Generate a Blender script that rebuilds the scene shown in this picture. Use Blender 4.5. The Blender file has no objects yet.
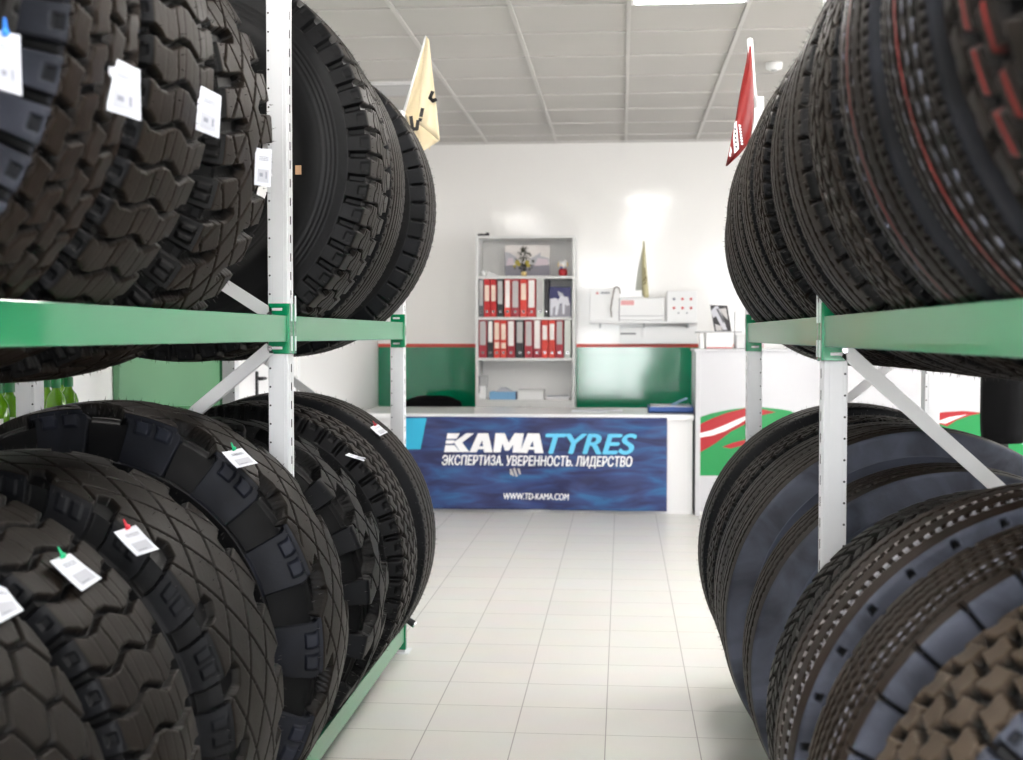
import bpy, bmesh, math, random
import numpy as np
from mathutils import Vector, Matrix
random.seed(7)
C = bpy.context.scene.collection
SC = bpy.context.scene
PI = math.pi
# ------------------------------------------------------------------ camera model (image 1023 x 760)
FPX = 1275.0
CAMZ = 1.32
PHI = math.atan(45.0 / FPX)                       # pitch down
PSI = math.atan(110.5 / FPX * math.cos(PHI))      # yaw left
RM = Matrix.Rotation(PSI, 3, 'Z') @ Matrix.Rotation(PI / 2 - PHI, 3, 'X')
CO = Vector((0, 0, CAMZ))
def ray(px, py):
    return RM @ Vector(((px - 511.5) / FPX, (380 - py) / FPX, -1.0))
def pix(px, py, Y):
    d = ray(px, py); return CO + d * (Y / d.y)
def pixX(px, py, X):
    d = ray(px, py); return CO + d * (X / d.x)

# ------------------------------------------------------------------ materials
MATS = {}
def nmat(name):
    m = bpy.data.materials.new(name); m.use_nodes = True
    nt = m.node_tree; b = nt.nodes['Principled BSDF']
    MATS[name] = m
    return m, nt, b
def L(nt, a, b): nt.links.new(a, b)
def mat(name, col, rough=0.5, metal=0.0, noise=0.0, nscale=20.0, bump=0.0, bscale=60.0, coat=0.0, spec=0.5, coatr=0.05, sheen=0.0):
    m, nt, b = nmat(name)
    b.inputs['Base Color'].default_value = (*col, 1)
    b.inputs['Roughness'].default_value = rough
    b.inputs['Metallic'].default_value = metal
    b.inputs['Specular IOR Level'].default_value = spec
    b.inputs['Coat Weight'].default_value = coat
    b.inputs['Coat Roughness'].default_value = coatr
    tc = nt.nodes.new('ShaderNodeTexCoord')
    if noise > 0:
        n = nt.nodes.new('ShaderNodeTexNoise'); n.inputs['Scale'].default_value = nscale
        n.inputs['Detail'].default_value = 4
        L(nt, tc.outputs['Object'], n.inputs['Vector'])
        r = nt.nodes.new('ShaderNodeValToRGB')
        r.color_ramp.elements[0].position = 0.3; r.color_ramp.elements[1].position = 0.7
        r.color_ramp.elements[0].color = (*[max(0, c * (1 - noise)) for c in col], 1)
        r.color_ramp.elements[1].color = (*[min(1, c * (1 + noise)) for c in col], 1)
        L(nt, n.outputs['Fac'], r.inputs['Fac']); L(nt, r.outputs['Color'], b.inputs['Base Color'])
    if bump > 0:
        n2 = nt.nodes.new('ShaderNodeTexNoise'); n2.inputs['Scale'].default_value = bscale
        L(nt, tc.outputs['Object'], n2.inputs['Vector'])
        bp = nt.nodes.new('ShaderNodeBump'); bp.inputs['Strength'].default_value = bump
        bp.inputs['Distance'].default_value = 0.01
        L(nt, n2.outputs['Fac'], bp.inputs['Height']); L(nt, bp.outputs['Normal'], b.inputs['Normal'])
    return m
def emis(name, col, st):
    m, nt, b = nmat(name)
    b.inputs['Base Color'].default_value = (*col, 1)
    b.inputs['Emission Color'].default_value = (*col, 1); b.inputs['Emission Strength'].default_value = st
    return m

WHITEWALL = mat('wall_paint', (0.88, 0.865, 0.845), 0.35, bump=0.015, bscale=2.0, spec=0.6, coat=1.0, coatr=0.10)
SIDEWALLP = mat('side_wall_paint', (0.80, 0.79, 0.78), 0.5, bump=0.02)
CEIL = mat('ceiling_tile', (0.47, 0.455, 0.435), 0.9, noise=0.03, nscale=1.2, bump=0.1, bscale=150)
TBAR = mat('ceiling_grid', (0.53, 0.515, 0.495), 0.5)
GREENWALL = mat('green_gloss_paint', (0.0, 0.19, 0.085), 0.12, coat=1.0, coatr=0.07, bump=0.03, bscale=2.5)
REDP = mat('red_stripe_paint', (0.55, 0.05, 0.03), 0.4)
GREENPALE = mat('pale_green_paint', (0.10, 0.235, 0.125), 0.4, noise=0.06, nscale=2)
WHITEMET = mat('white_powder_coat', (0.68, 0.69, 0.71), 0.32, noise=0.03, nscale=9, spec=0.6)
BRACEM = mat('brace_steel', (0.70, 0.70, 0.71), 0.38, noise=0.04, nscale=12)
DARKHOLE = mat('dark_hole', (0.01, 0.01, 0.012), 0.6)
GREENBEAM = mat('green_enamel', (0.0, 0.205, 0.075), 0.28, coat=0.55, coatr=0.06, spec=0.4, bump=0.03, bscale=7)
GREENCON = mat('green_connector_enamel', (0.0, 0.22, 0.085), 0.22, coat=0.6)
DESKW = mat('desk_white', (0.80, 0.80, 0.81), 0.3)
DESKTOP = mat('desk_top_grey', (0.70, 0.70, 0.70), 0.25, noise=0.05, nscale=8)
CABW = mat('cabinet_white', (0.53, 0.53, 0.555), 0.25)
SHELFW = mat('bookcase_laminate', (0.72, 0.72, 0.71), 0.4)
SHELFB = mat('bookcase_back', (0.86, 0.85, 0.84), 0.5)
BLACKPL = mat('black_plastic', (0.012, 0.012, 0.014), 0.5)
BLACKCL = mat('black_fabric', (0.003, 0.003, 0.0035), 0.9, bump=0.1, bscale=400, spec=0.1)
CHROME = mat('chrome', (0.7, 0.7, 0.72), 0.2, metal=1.0)
PAPER = mat('paper_white', (0.62, 0.64, 0.70), 0.6)
PRINT = mat('print_grey', (0.22, 0.23, 0.27), 0.7)
PRINTL = mat('print_light_grey', (0.42, 0.43, 0.48), 0.7)
CREAM = mat('cream_cloth', (0.80, 0.68, 0.46), 0.75, noise=0.06, nscale=10)
CREAMG = mat('olive_cream_cloth', (0.55, 0.50, 0.30), 0.75, noise=0.1, nscale=12)
GREYCL = mat('grey_cloth', (0.55, 0.56, 0.50), 0.75)
BLACKINK = mat('black_ink', (0.015, 0.013, 0.012), 0.7)
REDCL = mat('red_cloth', (0.21, 0.002, 0.0015), 0.5)
WHITEP = mat('white_plastic', (0.83, 0.83, 0.83), 0.3)
GREYP = mat('grey_plastic', (0.45, 0.45, 0.46), 0.4)
BIRED = mat('binder_red', (0.48, 0.006, 0.008), 0.4)
BICRIM = mat('binder_crimson', (0.33, 0.008, 0.022), 0.4)
BIORG = mat('binder_scarlet', (0.62, 0.03, 0.015), 0.4)
BIBLK = mat('binder_black', (0.015, 0.014, 0.017), 0.45)
BIGRY = mat('binder_charcoal', (0.09, 0.09, 0.10), 0.45)
BIWHT = mat('binder_white', (0.62, 0.65, 0.61), 0.5)
LABW = mat('label_white', (0.84, 0.80, 0.78), 0.6)
LABG = mat('label_grey', (0.48, 0.46, 0.46), 0.6)
LABCREAM = mat('label_cream', (0.83, 0.66, 0.55), 0.6)
BLUEF = mat('blue_folder', (0.02, 0.09, 0.36), 0.4)
BLUEB = mat('light_blue_box', (0.20, 0.42, 0.66), 0.5)
NAVY = mat('navy_print', (0.015, 0.016, 0.11), 0.4)
HORSE = mat('white_print', (0.70, 0.70, 0.76), 0.5)
GROUNDP = mat('grey_print', (0.30, 0.29, 0.34), 0.5)
MOUNT = mat('hazy_grey_print', (0.50, 0.50, 0.55), 0.5)
PINKISH = mat('pale_pink_print', (0.70, 0.60, 0.66), 0.5)
LEAF = mat('dark_leaf', (0.03, 0.028, 0.01), 0.6)
YFLOW = mat('yellow_petal', (0.45, 0.36, 0.05), 0.6)
VASE = mat('yellow_pot', (0.75, 0.55, 0.22), 0.4)
DOLLR = mat('doll_red', (0.50, 0.02, 0.03), 0.4)
BOTG = mat('green_bottle_plastic', (0.16, 0.42, 0.01), 0.15, coat=0.6)
BOTG.node_tree.nodes['Principled BSDF'].inputs['Transmission Weight'].default_value = 0.25
BOTCAP = mat('green_cap', (0.0, 0.20, 0.04), 0.3)
SWG = mat('swoosh_green', (0.0, 0.24, 0.055), 0.35)
SWR = mat('swoosh_red', (0.38, 0.004, 0.010), 0.35)
SWW = mat('swoosh_white', (0.84, 0.84, 0.84), 0.35)
TWHITE = mat('lettering_white', (0.86, 0.86, 0.88), 0.6)
TCYAN = mat('lettering_cyan', (0.12, 0.52, 0.78), 0.6)
BCYAN = mat('banner_cyan', (0.02, 0.40, 0.62), 0.55)
LAMP = emis('lamp_diffuser', (1.0, 0.97, 0.93), 22.0)
REDDOT = mat('red_mark', (0.6, 0.08, 0.08), 0.5)
PINKL = mat('pink_display_print', (0.85, 0.42, 0.42), 0.5)
GREENPIN = mat('green_pin', (0.0, 0.4, 0.16), 0.4)
REDPIN = mat('red_pin', (0.65, 0.03, 0.05), 0.4)
BLUEPIN = mat('blue_pin', (0.02, 0.2, 0.75), 0.4)
CARDB = mat('cardboard_patch', (0.55, 0.33, 0.18), 0.7)

# floor tile material
def floor_mat():
    m, nt, b = nmat('floor_tiles')
    tc = nt.nodes.new('ShaderNodeTexCoord')
    mp = nt.nodes.new('ShaderNodeMapping'); mp.inputs['Location'].default_value = (0.05, -4.175 + 6.0, 0)
    L(nt, tc.outputs['Object'], mp.inputs['Vector'])
    br = nt.nodes.new('ShaderNodeTexBrick')
    br.offset = 0.0; br.squash = 1.0
    br.inputs['Scale'].default_value = 1.0
    br.inputs['Brick Width'].default_value = 0.3; br.inputs['Row Height'].default_value = 0.3
    br.inputs['Mortar Size'].default_value = 0.0022; br.inputs['Mortar Smooth'].default_value = 0.3
    br.inputs['Color1'].default_value = (0.66, 0.645, 0.615, 1); br.inputs['Color2'].default_value = (0.635, 0.62, 0.59, 1)
    br.inputs['Mortar'].default_value = (0.30, 0.28, 0.265, 1)
    L(nt, mp.outputs['Vector'], br.inputs['Vector'])
    n = nt.nodes.new('ShaderNodeTexNoise'); n.inputs['Scale'].default_value = 5; n.inputs['Detail'].default_value = 6
    L(nt, tc.outputs['Object'], n.inputs['Vector'])
    mx = nt.nodes.new('ShaderNodeMixRGB'); mx.blend_type = 'MULTIPLY'; mx.inputs['Fac'].default_value = 0.12
    L(nt, br.outputs['Color'], mx.inputs['Color1']); L(nt, n.outputs['Color'], mx.inputs['Color2'])
    L(nt, mx.outputs['Color'], b.inputs['Base Color'])
    b.inputs['Roughness'].default_value = 0.33
    bp = nt.nodes.new('ShaderNodeBump'); bp.inputs['Strength'].default_value = 0.35; bp.inputs['Distance'].default_value = 0.002
    bp.invert = True
    L(nt, br.outputs['Fac'], bp.inputs['Height']); L(nt, bp.outputs['Normal'], b.inputs['Normal'])
    return m
FLOORM = floor_mat()

def banner_mat():
    m, nt, b = nmat('banner_print')
    tc = nt.nodes.new('ShaderNodeTexCoord')
    mp = nt.nodes.new('ShaderNodeMapping'); mp.inputs['Rotation'].default_value = (0, 0.5, 0); mp.inputs['Scale'].default_value = (1.2, 1, 5.5)
    L(nt, tc.outputs['Object'], mp.inputs['Vector'])
    n = nt.nodes.new('ShaderNodeTexNoise'); n.inputs['Scale'].default_value = 2.2; n.inputs['Detail'].default_value = 7; n.inputs['Distortion'].default_value = 0.8
    L(nt, mp.outputs['Vector'], n.inputs['Vector'])
    r = nt.nodes.new('ShaderNodeValToRGB'); cr = r.color_ramp
    cr.elements[0].position = 0.36; cr.elements[0].color = (0.012, 0.016, 0.075, 1)
    cr.elements[1].position = 0.68; cr.elements[1].color = (0.02, 0.11, 0.27, 1)
    e = cr.elements.new(0.52); e.color = (0.022, 0.042, 0.155, 1)
    L(nt, n.outputs['Fac'], r.inputs['Fac']); L(nt, r.outputs['Color'], b.inputs['Base Color'])
    b.inputs['Roughness'].default_value = 0.5
    return m
BANNERM = banner_mat()

def rubber(name, brown, blue, T, stripes=(), rough=0.5, dusty=0.5):
    """UV.x metres round the tyre, UV.y metres across (0 = crown centre)."""
    m, nt, b = nmat(name)
    uv = nt.nodes.new('ShaderNodeUVMap')
    tc = nt.nodes.new('ShaderNodeTexCoord')
    sep = nt.nodes.new('ShaderNodeSeparateXYZ'); L(nt, uv.outputs['UV'], sep.inputs['Vector'])
    def math_(op, a, bb=None):
        x = nt.nodes.new('ShaderNodeMath'); x.operation = op
        for i, s in enumerate((a, bb)):
            if s is None: continue
            if isinstance(s, (int, float)): x.inputs[i].default_value = s
            else: L(nt, s, x.inputs[i])
        return x.outputs[0]
    n = nt.nodes.new('ShaderNodeTexNoise'); n.inputs['Scale'].default_value = 9; n.inputs['Detail'].default_value = 6
    L(nt, tc.outputs['Object'], n.inputs['Vector'])
    av = math_('ABSOLUTE', sep.outputs['Y'])
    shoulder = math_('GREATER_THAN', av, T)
    def rgb(col): 
        x = nt.nodes.new('ShaderNodeRGB'); x.outputs[0].default_value = (*col, 1); return x.outputs[0]
    def mix(f, a, c, bt='MIX'):
        x = nt.nodes.new('ShaderNodeMixRGB'); x.blend_type = bt
        if isinstance(f, (int, float)): x.inputs[0].default_value = f
        else: L(nt, f, x.inputs[0])
        L(nt, a, x.inputs[1]); L(nt, c, x.inputs[2]); return x.outputs[0]
    dust = nt.nodes.new('ShaderNodeMapRange'); dust.inputs['From Min'].default_value = 0.35; dust.inputs['From Max'].default_value = 0.68
    dust.inputs['To Min'].default_value = 1.0 - dusty; dust.inputs['To Max'].default_value = 1.0
    L(nt, n.outputs['Fac'], dust.inputs['Value'])
    base = mix(dust.outputs[0], rgb(tuple(c * 0.30 for c in brown)), rgb(brown))
    n3 = nt.nodes.new('ShaderNodeTexNoise'); n3.inputs['Scale'].default_value = 5; n3.inputs['Detail'].default_value = 7; n3.inputs['Distortion'].default_value = 1.2
    L(nt, tc.outputs['Object'], n3.inputs['Vector'])
    sc = nt.nodes.new('ShaderNodeMapRange'); sc.inputs['From Min'].default_value = .38; sc.inputs['From Max'].default_value = .66
    L(nt, n3.outputs['Fac'], sc.inputs['Value'])
    bl2 = mix(sc.outputs[0], rgb(tuple(c * .45 for c in blue)), rgb(tuple(c * 1.35 for c in blue)))  # shoulder blue holds the daylight sheen as colour, with dusty streaks
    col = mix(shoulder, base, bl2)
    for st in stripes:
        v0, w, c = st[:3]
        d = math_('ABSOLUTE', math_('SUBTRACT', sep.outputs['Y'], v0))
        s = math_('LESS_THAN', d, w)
        if len(st) > 3:  # dashed stripes paint the glints along the rib notches as pale colour
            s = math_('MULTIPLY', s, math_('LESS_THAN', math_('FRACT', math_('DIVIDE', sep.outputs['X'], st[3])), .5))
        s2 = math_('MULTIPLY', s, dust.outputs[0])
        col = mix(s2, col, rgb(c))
    at = nt.nodes.new('ShaderNodeAttribute'); at.attribute_name = 'film_groove_shade'
    col = mix(at.outputs['Fac'], rgb((.002, .002, .0023)), col)  # grooves painted near black for their shade; tops keep the brown film
    L(nt, col, b.inputs['Base Color'])
    rr = nt.nodes.new('ShaderNodeMapRange'); rr.inputs['To Min'].default_value = rough - 0.1; rr.inputs['To Max'].default_value = rough + 0.12
    L(nt, n.outputs['Fac'], rr.inputs['Value']); L(nt, rr.outputs[0], b.inputs['Roughness'])
    n2 = nt.nodes.new('ShaderNodeTexNoise'); n2.inputs['Scale'].default_value = 120; n2.inputs['Detail'].default_value = 3
    L(nt, tc.outputs['Object'], n2.inputs['Vector'])
    bp = nt.nodes.new('ShaderNodeBump'); bp.inputs['Strength'].default_value = 0.12; bp.inputs['Distance'].default_value = 0.004
    L(nt, n2.outputs['Fac'], bp.inputs['Height']); L(nt, bp.outputs['Normal'], b.inputs['Normal'])
    b.inputs['Specular IOR Level'].default_value = 0.15
    return m
SIDERUB = mat('sidewall_rubber', (0.004, 0.004, 0.0045), 0.45, noise=0.35, nscale=7, bump=0.05, bscale=40, spec=0.2)
SIDERUBB = mat('sidewall_rubber_dusty_sheen', (0.040, 0.046, 0.066), 0.46, noise=0.7, nscale=4, bump=0.06, bscale=30, spec=0.45)  # bluish daylight sheen put into the base colour, plus dusty scuffs
LINERM = mat('inner_liner_rubber', (0.004, 0.004, 0.0045), 0.6, noise=0.2, nscale=8, spec=.15)
HAIRM = mat('vent_hair_rubber', (0.02, 0.018, 0.016), 0.6)

# ------------------------------------------------------------------ object helpers
def link(name, me, parent=None, loc=None):
    o = bpy.data.objects.new(name, me); C.objects.link(o)
    if parent is not None: o.parent = parent
    if loc is not None: o.location = loc
    return o
def props(o, label=None, cat=None, group=None, kind=None):
    if label: o['label'] = label
    if cat: o['category'] = cat
    if group: o['group'] = group
    if kind: o['kind'] = kind
    return o
def thing(name, label, cat, loc=(0, 0, 0), group=None, rotz=0):
    o = bpy.data.objects.new(name, None); C.objects.link(o)
    o.empty_display_size = 0.1; o.location = loc; o.rotation_euler = (0, 0, rotz)
    return props(o, label, cat, group)
class MB:
    """collects shapes in world coordinates; build() re-bases them on the parent's location"""
    def __init__(s): s.bm = bmesh.new(); s.mi = 0
    def box(s, x0, x1, y0, y1, z0, z1, bev=0.0, mi=0, M=None):
        r = bmesh.ops.create_cube(s.bm, size=1)
        vs = r['verts']
        T = Matrix.Translation(((x0 + x1) / 2, (y0 + y1) / 2, (z0 + z1) / 2)) @ Matrix.Diagonal((abs(x1 - x0), abs(y1 - y0), abs(z1 - z0), 1))
        if M is not None: T = M @ T
        bmesh.ops.transform(s.bm, matrix=T, verts=vs)
        fs = {f for v in vs for f in v.link_faces}
        for f in fs: f.material_index = mi
        if bev > 0:
            es = list({e for v in vs for e in v.link_edges})
            rr = bmesh.ops.bevel(s.bm, geom=es, offset=bev, segments=2, affect='EDGES', profile=0.5)
            for f in rr['faces']: f.material_index = mi
        return s
    def prism(s, pts, d, mi=0):
        """pts: list of world Vectors (planar polygon), d: extrusion vector"""
        a = [s.bm.verts.new(p) for p in pts]; b = [s.bm.verts.new(Vector(p) + Vector(d)) for p in pts]
        n = len(pts); fs = [s.bm.faces.new(a), s.bm.faces.new(b[::-1])]
        for i in range(n): fs.append(s.bm.faces.new((a[i], b[i], b[(i + 1) % n], a[(i + 1) % n])))
        for f in fs: f.material_index = mi
        return s
    def tube(s, p0, p1, r, r2=None, n=16, mi=0, caps=True):
        p0 = Vector(p0); p1 = Vector(p1); d = p1 - p0
        q = d.to_track_quat('Z', 'Y').to_matrix().to_4x4()
        M = Matrix.Translation((p0 + p1) / 2) @ q
        rr = bmesh.ops.create_cone(s.bm, cap_ends=caps, segments=n, radius1=r, radius2=r if r2 is None else r2, depth=d.length)
        bmesh.ops.transform(s.bm, matrix=M, verts=rr['verts'])
        for f in {f for v in rr['verts'] for f in v.link_faces}: f.material_index = mi
        return s
    def ball(s, c, r, sc=(1, 1, 1), mi=0, n=14):
        rr = bmesh.ops.create_uvsphere(s.bm, u_segments=n, v_segments=max(6, n // 2 + 1), radius=r)
        bmesh.ops.transform(s.bm, matrix=Matrix.Translation(c) @ Matrix.Diagonal((*sc, 1)), verts=rr['verts'])
        for f in {f for v in rr['verts'] for f in v.link_faces}: f.material_index = mi
        return s
    def lathe(s, c, prof, n=20, mi=0):
        """prof list of (r,z)"""
        rings = []
        for (r, z) in prof:
            rings.append([s.bm.verts.new((c[0] + r * math.cos(2 * PI * k / n), c[1] + r * math.sin(2 * PI * k / n), c[2] + z)) for k in range(n)])
        for a, b in zip(rings, rings[1:]):
            for k in range(n):
                f = s.bm.faces.new((a[k], a[(k + 1) % n], b[(k + 1) % n], b[k])); f.material_index = mi
        f = s.bm.faces.new(rings[0][::-1]); f.material_index = mi
        f = s.bm.faces.new(rings[-1]); f.material_index = mi
        return s
    def build(s, name, mats, parent=None, origin=None, smooth=False):
        if not isinstance(mats, (list, tuple)): mats = [mats]
        bmesh.ops.recalc_face_normals(s.bm, faces=s.bm.faces)
        if parent is not None:
            pm = Matrix.Translation(world_loc(parent)).inverted()
            if parent.rotation_euler.z: pm = (Matrix.Translation(world_loc(parent)) @ Matrix.Rotation(parent.rotation_euler.z, 4, 'Z')).inverted()
            bmesh.ops.transform(s.bm, matrix=pm, verts=s.bm.verts)
            loc = None
        else:
            if origin is None:
                xs = [v.co for v in s.bm.verts]
                lo = [min(v[i] for v in xs) for i in range(3)]; hi = [max(v[i] for v in xs) for i in range(3)]
                origin = ((lo[0] + hi[0]) / 2, (lo[1] + hi[1]) / 2, lo[2])
            bmesh.ops.translate(s.bm, vec=-Vector(origin), verts=s.bm.verts)
            loc = origin
        me = bpy.data.meshes.new(name)
        s.bm.to_mesh(me); s.bm.free()
        for m in mats: me.materials.append(m)
        if smooth:
            for p in me.polygons: p.use_smooth = True
        return link(name, me, parent, loc)
def world_loc(o):
    v = Vector(o.location)
    while o.parent: o = o.parent; v = v + Vector(o.location)
    return v
def struct(name, mb, m):
    o = mb.build(name, m); o['kind'] = 'structure'; return o

# ------------------------------------------------------------------ the room
XL, XR, YF, YB, ZC = -2.13, 7.4, -3.6, 11.05, 2.99
o = MB().box(XL - .15, XR + .15, YF - .15, YB + .15, -0.1, 0).build('floor', FLOORM, origin=(0, 0, 0)); o['kind'] = 'structure'
# mapping of the floor material assumes object origin at world origin
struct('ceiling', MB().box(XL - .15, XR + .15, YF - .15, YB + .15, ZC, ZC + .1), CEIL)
struct('wall_back', MB().box(XL - .15, XR + .15, YB, YB + .15, 0, ZC), WHITEWALL)
struct('wall_left', MB().box(XL - .15, XL, YF, YB, 0, ZC), SIDEWALLP)
added_rwin = [(4.4, 6.9), (7.3, 9.8)]  # unseen side windows, added to brighten the back of the room
mb = MB().box(XR, XR + .15, YF, 4.4, 0, ZC).box(XR, XR + .15, 6.9, 7.3, 0, ZC).box(XR, XR + .15, 9.8, YB, 0, ZC)
for a, b in added_rwin: mb.box(XR, XR + .15, a, b, 0, .8).box(XR, XR + .15, a, b, 2.75, ZC)
struct('wall_right', mb, SIDEWALLP)
for i, (a, b) in enumerate(added_rwin):
    mb = MB()
    for y in (a, (a + b) / 2 - .025, b - .05): mb.box(XR + .05, XR + .11, y, y + .05, .8, 2.75, .004)
    for z in (.8, 2.7): mb.box(XR + .05, XR + .11, a, b, z, z + .05, .004)
    struct('window_%d' % (i + 11), mb, WHITEP)
    ld = bpy.data.lights.new('window_portal', 'AREA'); ld.shape = 'RECTANGLE'; ld.size = 1.95; ld.size_y = b - a
    ld.cycles.is_portal = True
    lo = bpy.data.objects.new('window_portal', ld); C.objects.link(lo)
    lo.location = (XR - .02, (a + b) / 2, 1.775); lo.rotation_euler = (0, PI / 2, 0)
# front wall (behind the camera) with tall shop windows
wins = [(-0.84, 0.76), (1.45, 2.60), (2.75, 3.60)]
WZ0, WZ1 = .12, 2.85
mb = MB(); xs = [XL - .15] + [v for w in wins for v in w] + [XR + .15]
for i in range(0, len(xs), 2): mb.box(xs[i], xs[i + 1], YF - .15, YF, 0, ZC)
for (a, b) in wins:
    mb.box(a, b, YF - .15, YF, 0, WZ0); mb.box(a, b, YF - .15, YF, WZ1, ZC)
struct('wall_front', mb, SIDEWALLP)
for i, (a, b) in enumerate(wins):
    mb = MB()
    for x in (a, (a + b) / 2 - .025, b - .05): mb.box(x, x + .05, YF - .11, YF - .05, WZ0, WZ1, .004)
    for z in (WZ0, 2.2, WZ1 - .05): mb.box(a, b, YF - .11, YF - .05, z, z + .05, .004)
    struct('window_%d' % (i + 1), mb, WHITEP)
    ld = bpy.data.lights.new('window_portal', 'AREA'); ld.shape = 'RECTANGLE'; ld.size = b - a; ld.size_y = WZ1 - WZ0
    ld.cycles.is_portal = True
    lo = bpy.data.objects.new('window_portal', ld); C.objects.link(lo)
    lo.location = ((a + b) / 2, YF - .02, (WZ0 + WZ1) / 2); lo.rotation_euler = (PI / 2, 0, 0)
# wainscot, red stripe, skirting
struct('trim_1', MB().box(XL, 1.2, YB - .008, YB, 0, 1.215), GREENWALL)
struct('trim_2', MB().box(XL, 1.2, YB - .012, YB, 1.215, 1.243), REDP)
struct('baseboard_left', MB().box(XL, XL + .012, YF, YB, 0, .07), SIDEWALLP)
# suspended ceiling grid
mb = MB()
for k in range(-3, 13):
    x = .03 + .6 * k; mb.box(x - .011, x + .011, YF, YB, ZC - .010, ZC)
for k in range(-17, 7):
    y = 7.10 + .6 * k; mb.box(XL, XR, y - .008, y + .008, ZC - .008, ZC)
mb.box(XL, XR, YB - .02, YB, ZC - .02, ZC)
struct('trim_3', mb, TBAR)
# ceiling lights
def ceiling_light(x, y, lab):
    t = thing('ceiling_light', lab, 'ceiling light', (x + .3, y + .3, ZC))
    mb = MB()
    for (a, b, c, d) in ((x + .012, x + .03, y + .012, y + .588), (x + .57, x + .588, y + .012, y + .588), (x + .03, x + .57, y + .012, y + .03), (x + .03, x + .57, y + .57, y + .588)):
        mb.box(a, b, c, d, ZC - .018, ZC + .0)
    mb.build('frame', WHITEP, t)
    MB().box(x + .03, x + .57, y + .03, y + .57, ZC - .012, ZC - .004).build('diffuser', LAMP, t)
first = True
for y in (5.90, 3.50, 1.10, -1.30):
    for x in (.03, -1.77, 1.83, 3.63, 5.43):
        if y == 5.90 and x == -1.77: continue
        if x == .03 and y == 5.90: lab = 'square ceiling light panel at the top edge, right of centre'
        else: lab = 'square recessed ceiling light panel out of sight above the racks'
        o_ = ceiling_light(x, y, lab)
for o in C.objects:
    if o.get('category') == 'ceiling light' and 'out of sight' in o['label']: o['group'] = 'ceiling lights over the racks'
# ceiling vent at the left
t = thing('ceiling_vent', 'recessed grey ceiling vent with dark slot behind the cream flag', 'ceiling vent', (-1.45, 8.6, ZC))
mb = MB(); mb.box(-1.76, -1.32, 8.36, 8.385, ZC - .022, ZC); mb.box(-1.76, -1.735, 8.385, 8.80, ZC - .022, ZC); mb.box(-1.345, -1.32, 8.385, 8.80, ZC - .022, ZC)
mb.build('frame', WHITEP, t)
MB().box(-1.735, -1.345, 8.385, 8.44, ZC - .012, ZC - .002).build('slot', DARKHOLE, t)
MB().box(-1.735, -1.345, 8.44, 8.80, ZC - .016, ZC - .002).build('plate', GREYP, t)
# smoke detector
p = pix(774, 66, 8.2); p = ray(774, 66); p = CO + p * ((ZC - .02 - CAMZ) / p.z)
t = thing('smoke_detector', 'round white smoke detector on the ceiling beside the red flag', 'smoke detector', (p.x, p.y, ZC))
MB().lathe((p.x, p.y, ZC - .045), [(.028, 0), (.048, .008), (.052, .03), (.052, .045)], 24).build('housing', WHITEP, t, smooth=True)
MB().lathe((p.x, p.y, ZC - .052), [(.015, 0), (.02, .008)], 16).build('sensor', GREYP, t)

# ------------------------------------------------------------------ left wall features
def zat(py, Y): return pix(622, py, Y).z
def yat(px, X): return pixX(px, 335, X).y
y0, y1 = yat(112, XL), yat(214, XL)
struct('door_1', MB().box(XL, XL + .03, y0, y1, 0, 2.25, .004), GREENPALE)
struct('trim_4', MB().box(XL, XL + .07, y1, y1 + .11, 0, 2.3, .004), mat('dark_green_post', (0.02, 0.12, 0.05), 0.4))
yd0, yd1 = yat(230, XL), yat(290, XL)
struct('door_2', MB().box(XL, XL + .035, yd0, yd1, 0, 2.05, .004), DESKW)
struct('trim_5', MB().box(XL, XL + .05, yd0 - .07, yd0, 0, 2.12).box(XL, XL + .05, yd1, yd1 + .07, 0, 2.12).box(XL, XL + .05, yd0, yd1, 2.05, 2.12), WHITEP)
p = pixX(257, 387, XL + .04)
t = thing('door_handle', 'black lever handle on the white side door', 'door handle', (XL + .035, p.y, p.z))
MB().box(XL + .035, XL + .045, p.y - .018, p.y + .018, p.z - .09, p.z + .09, .003).build('plate', BLACKPL, t)
MB().tube((XL + .045, p.y, p.z + .05), (XL + .09, p.y, p.z + .05), .009).tube((XL + .09, p.y, p.z + .05), (XL + .09, p.y - .12, p.z + .05), .009).build('lever', BLACKPL, t, smooth=True)
# radiator
y0, y1 = 5.85, 6.5; zt = .955
t = thing('radiator', 'white ribbed radiator below the pale green panel', 'radiator', (XL + .09, (y0 + y1) / 2, .12))
n = 11
for i in range(n):
    yy = y0 + (y1 - y0) * (i + .5) / n
    MB().box(XL + .045, XL + .13, yy - .023, yy + .023, .18, zt, .008).build('rib', WHITEP, t)
for z_ in (.24, zt - .10): MB().box(XL + .06, XL + .11, y0 + .01, y1 - .01, z_, z_ + .055, .006).build('pipe', WHITEP, t)
for y_ in (y0 + .1, y1 - .14): MB().box(XL + .031, XL + .07, y_, y_ + .04, .0, .24).build('bracket', WHITEP, t)
# dark green bin by the radiator
a = pixX(158, 409, -1.95); b_ = pixX(178, 409, -1.95)
t = thing('storage_bin', 'dark green plastic bin in front of the radiator', 'bin', (-1.9, (a.y + b_.y) / 2, 0))
mb = MB(); mb.box(-1.99, -1.80, a.y, b_.y, 0, a.z - .03, .008); mb.build('body', BOTCAP, t)
MB().box(-2.0, -1.79, a.y - .01, b_.y + .01, a.z - .03, a.z, .006).build('lid', BOTCAP, t)

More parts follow.
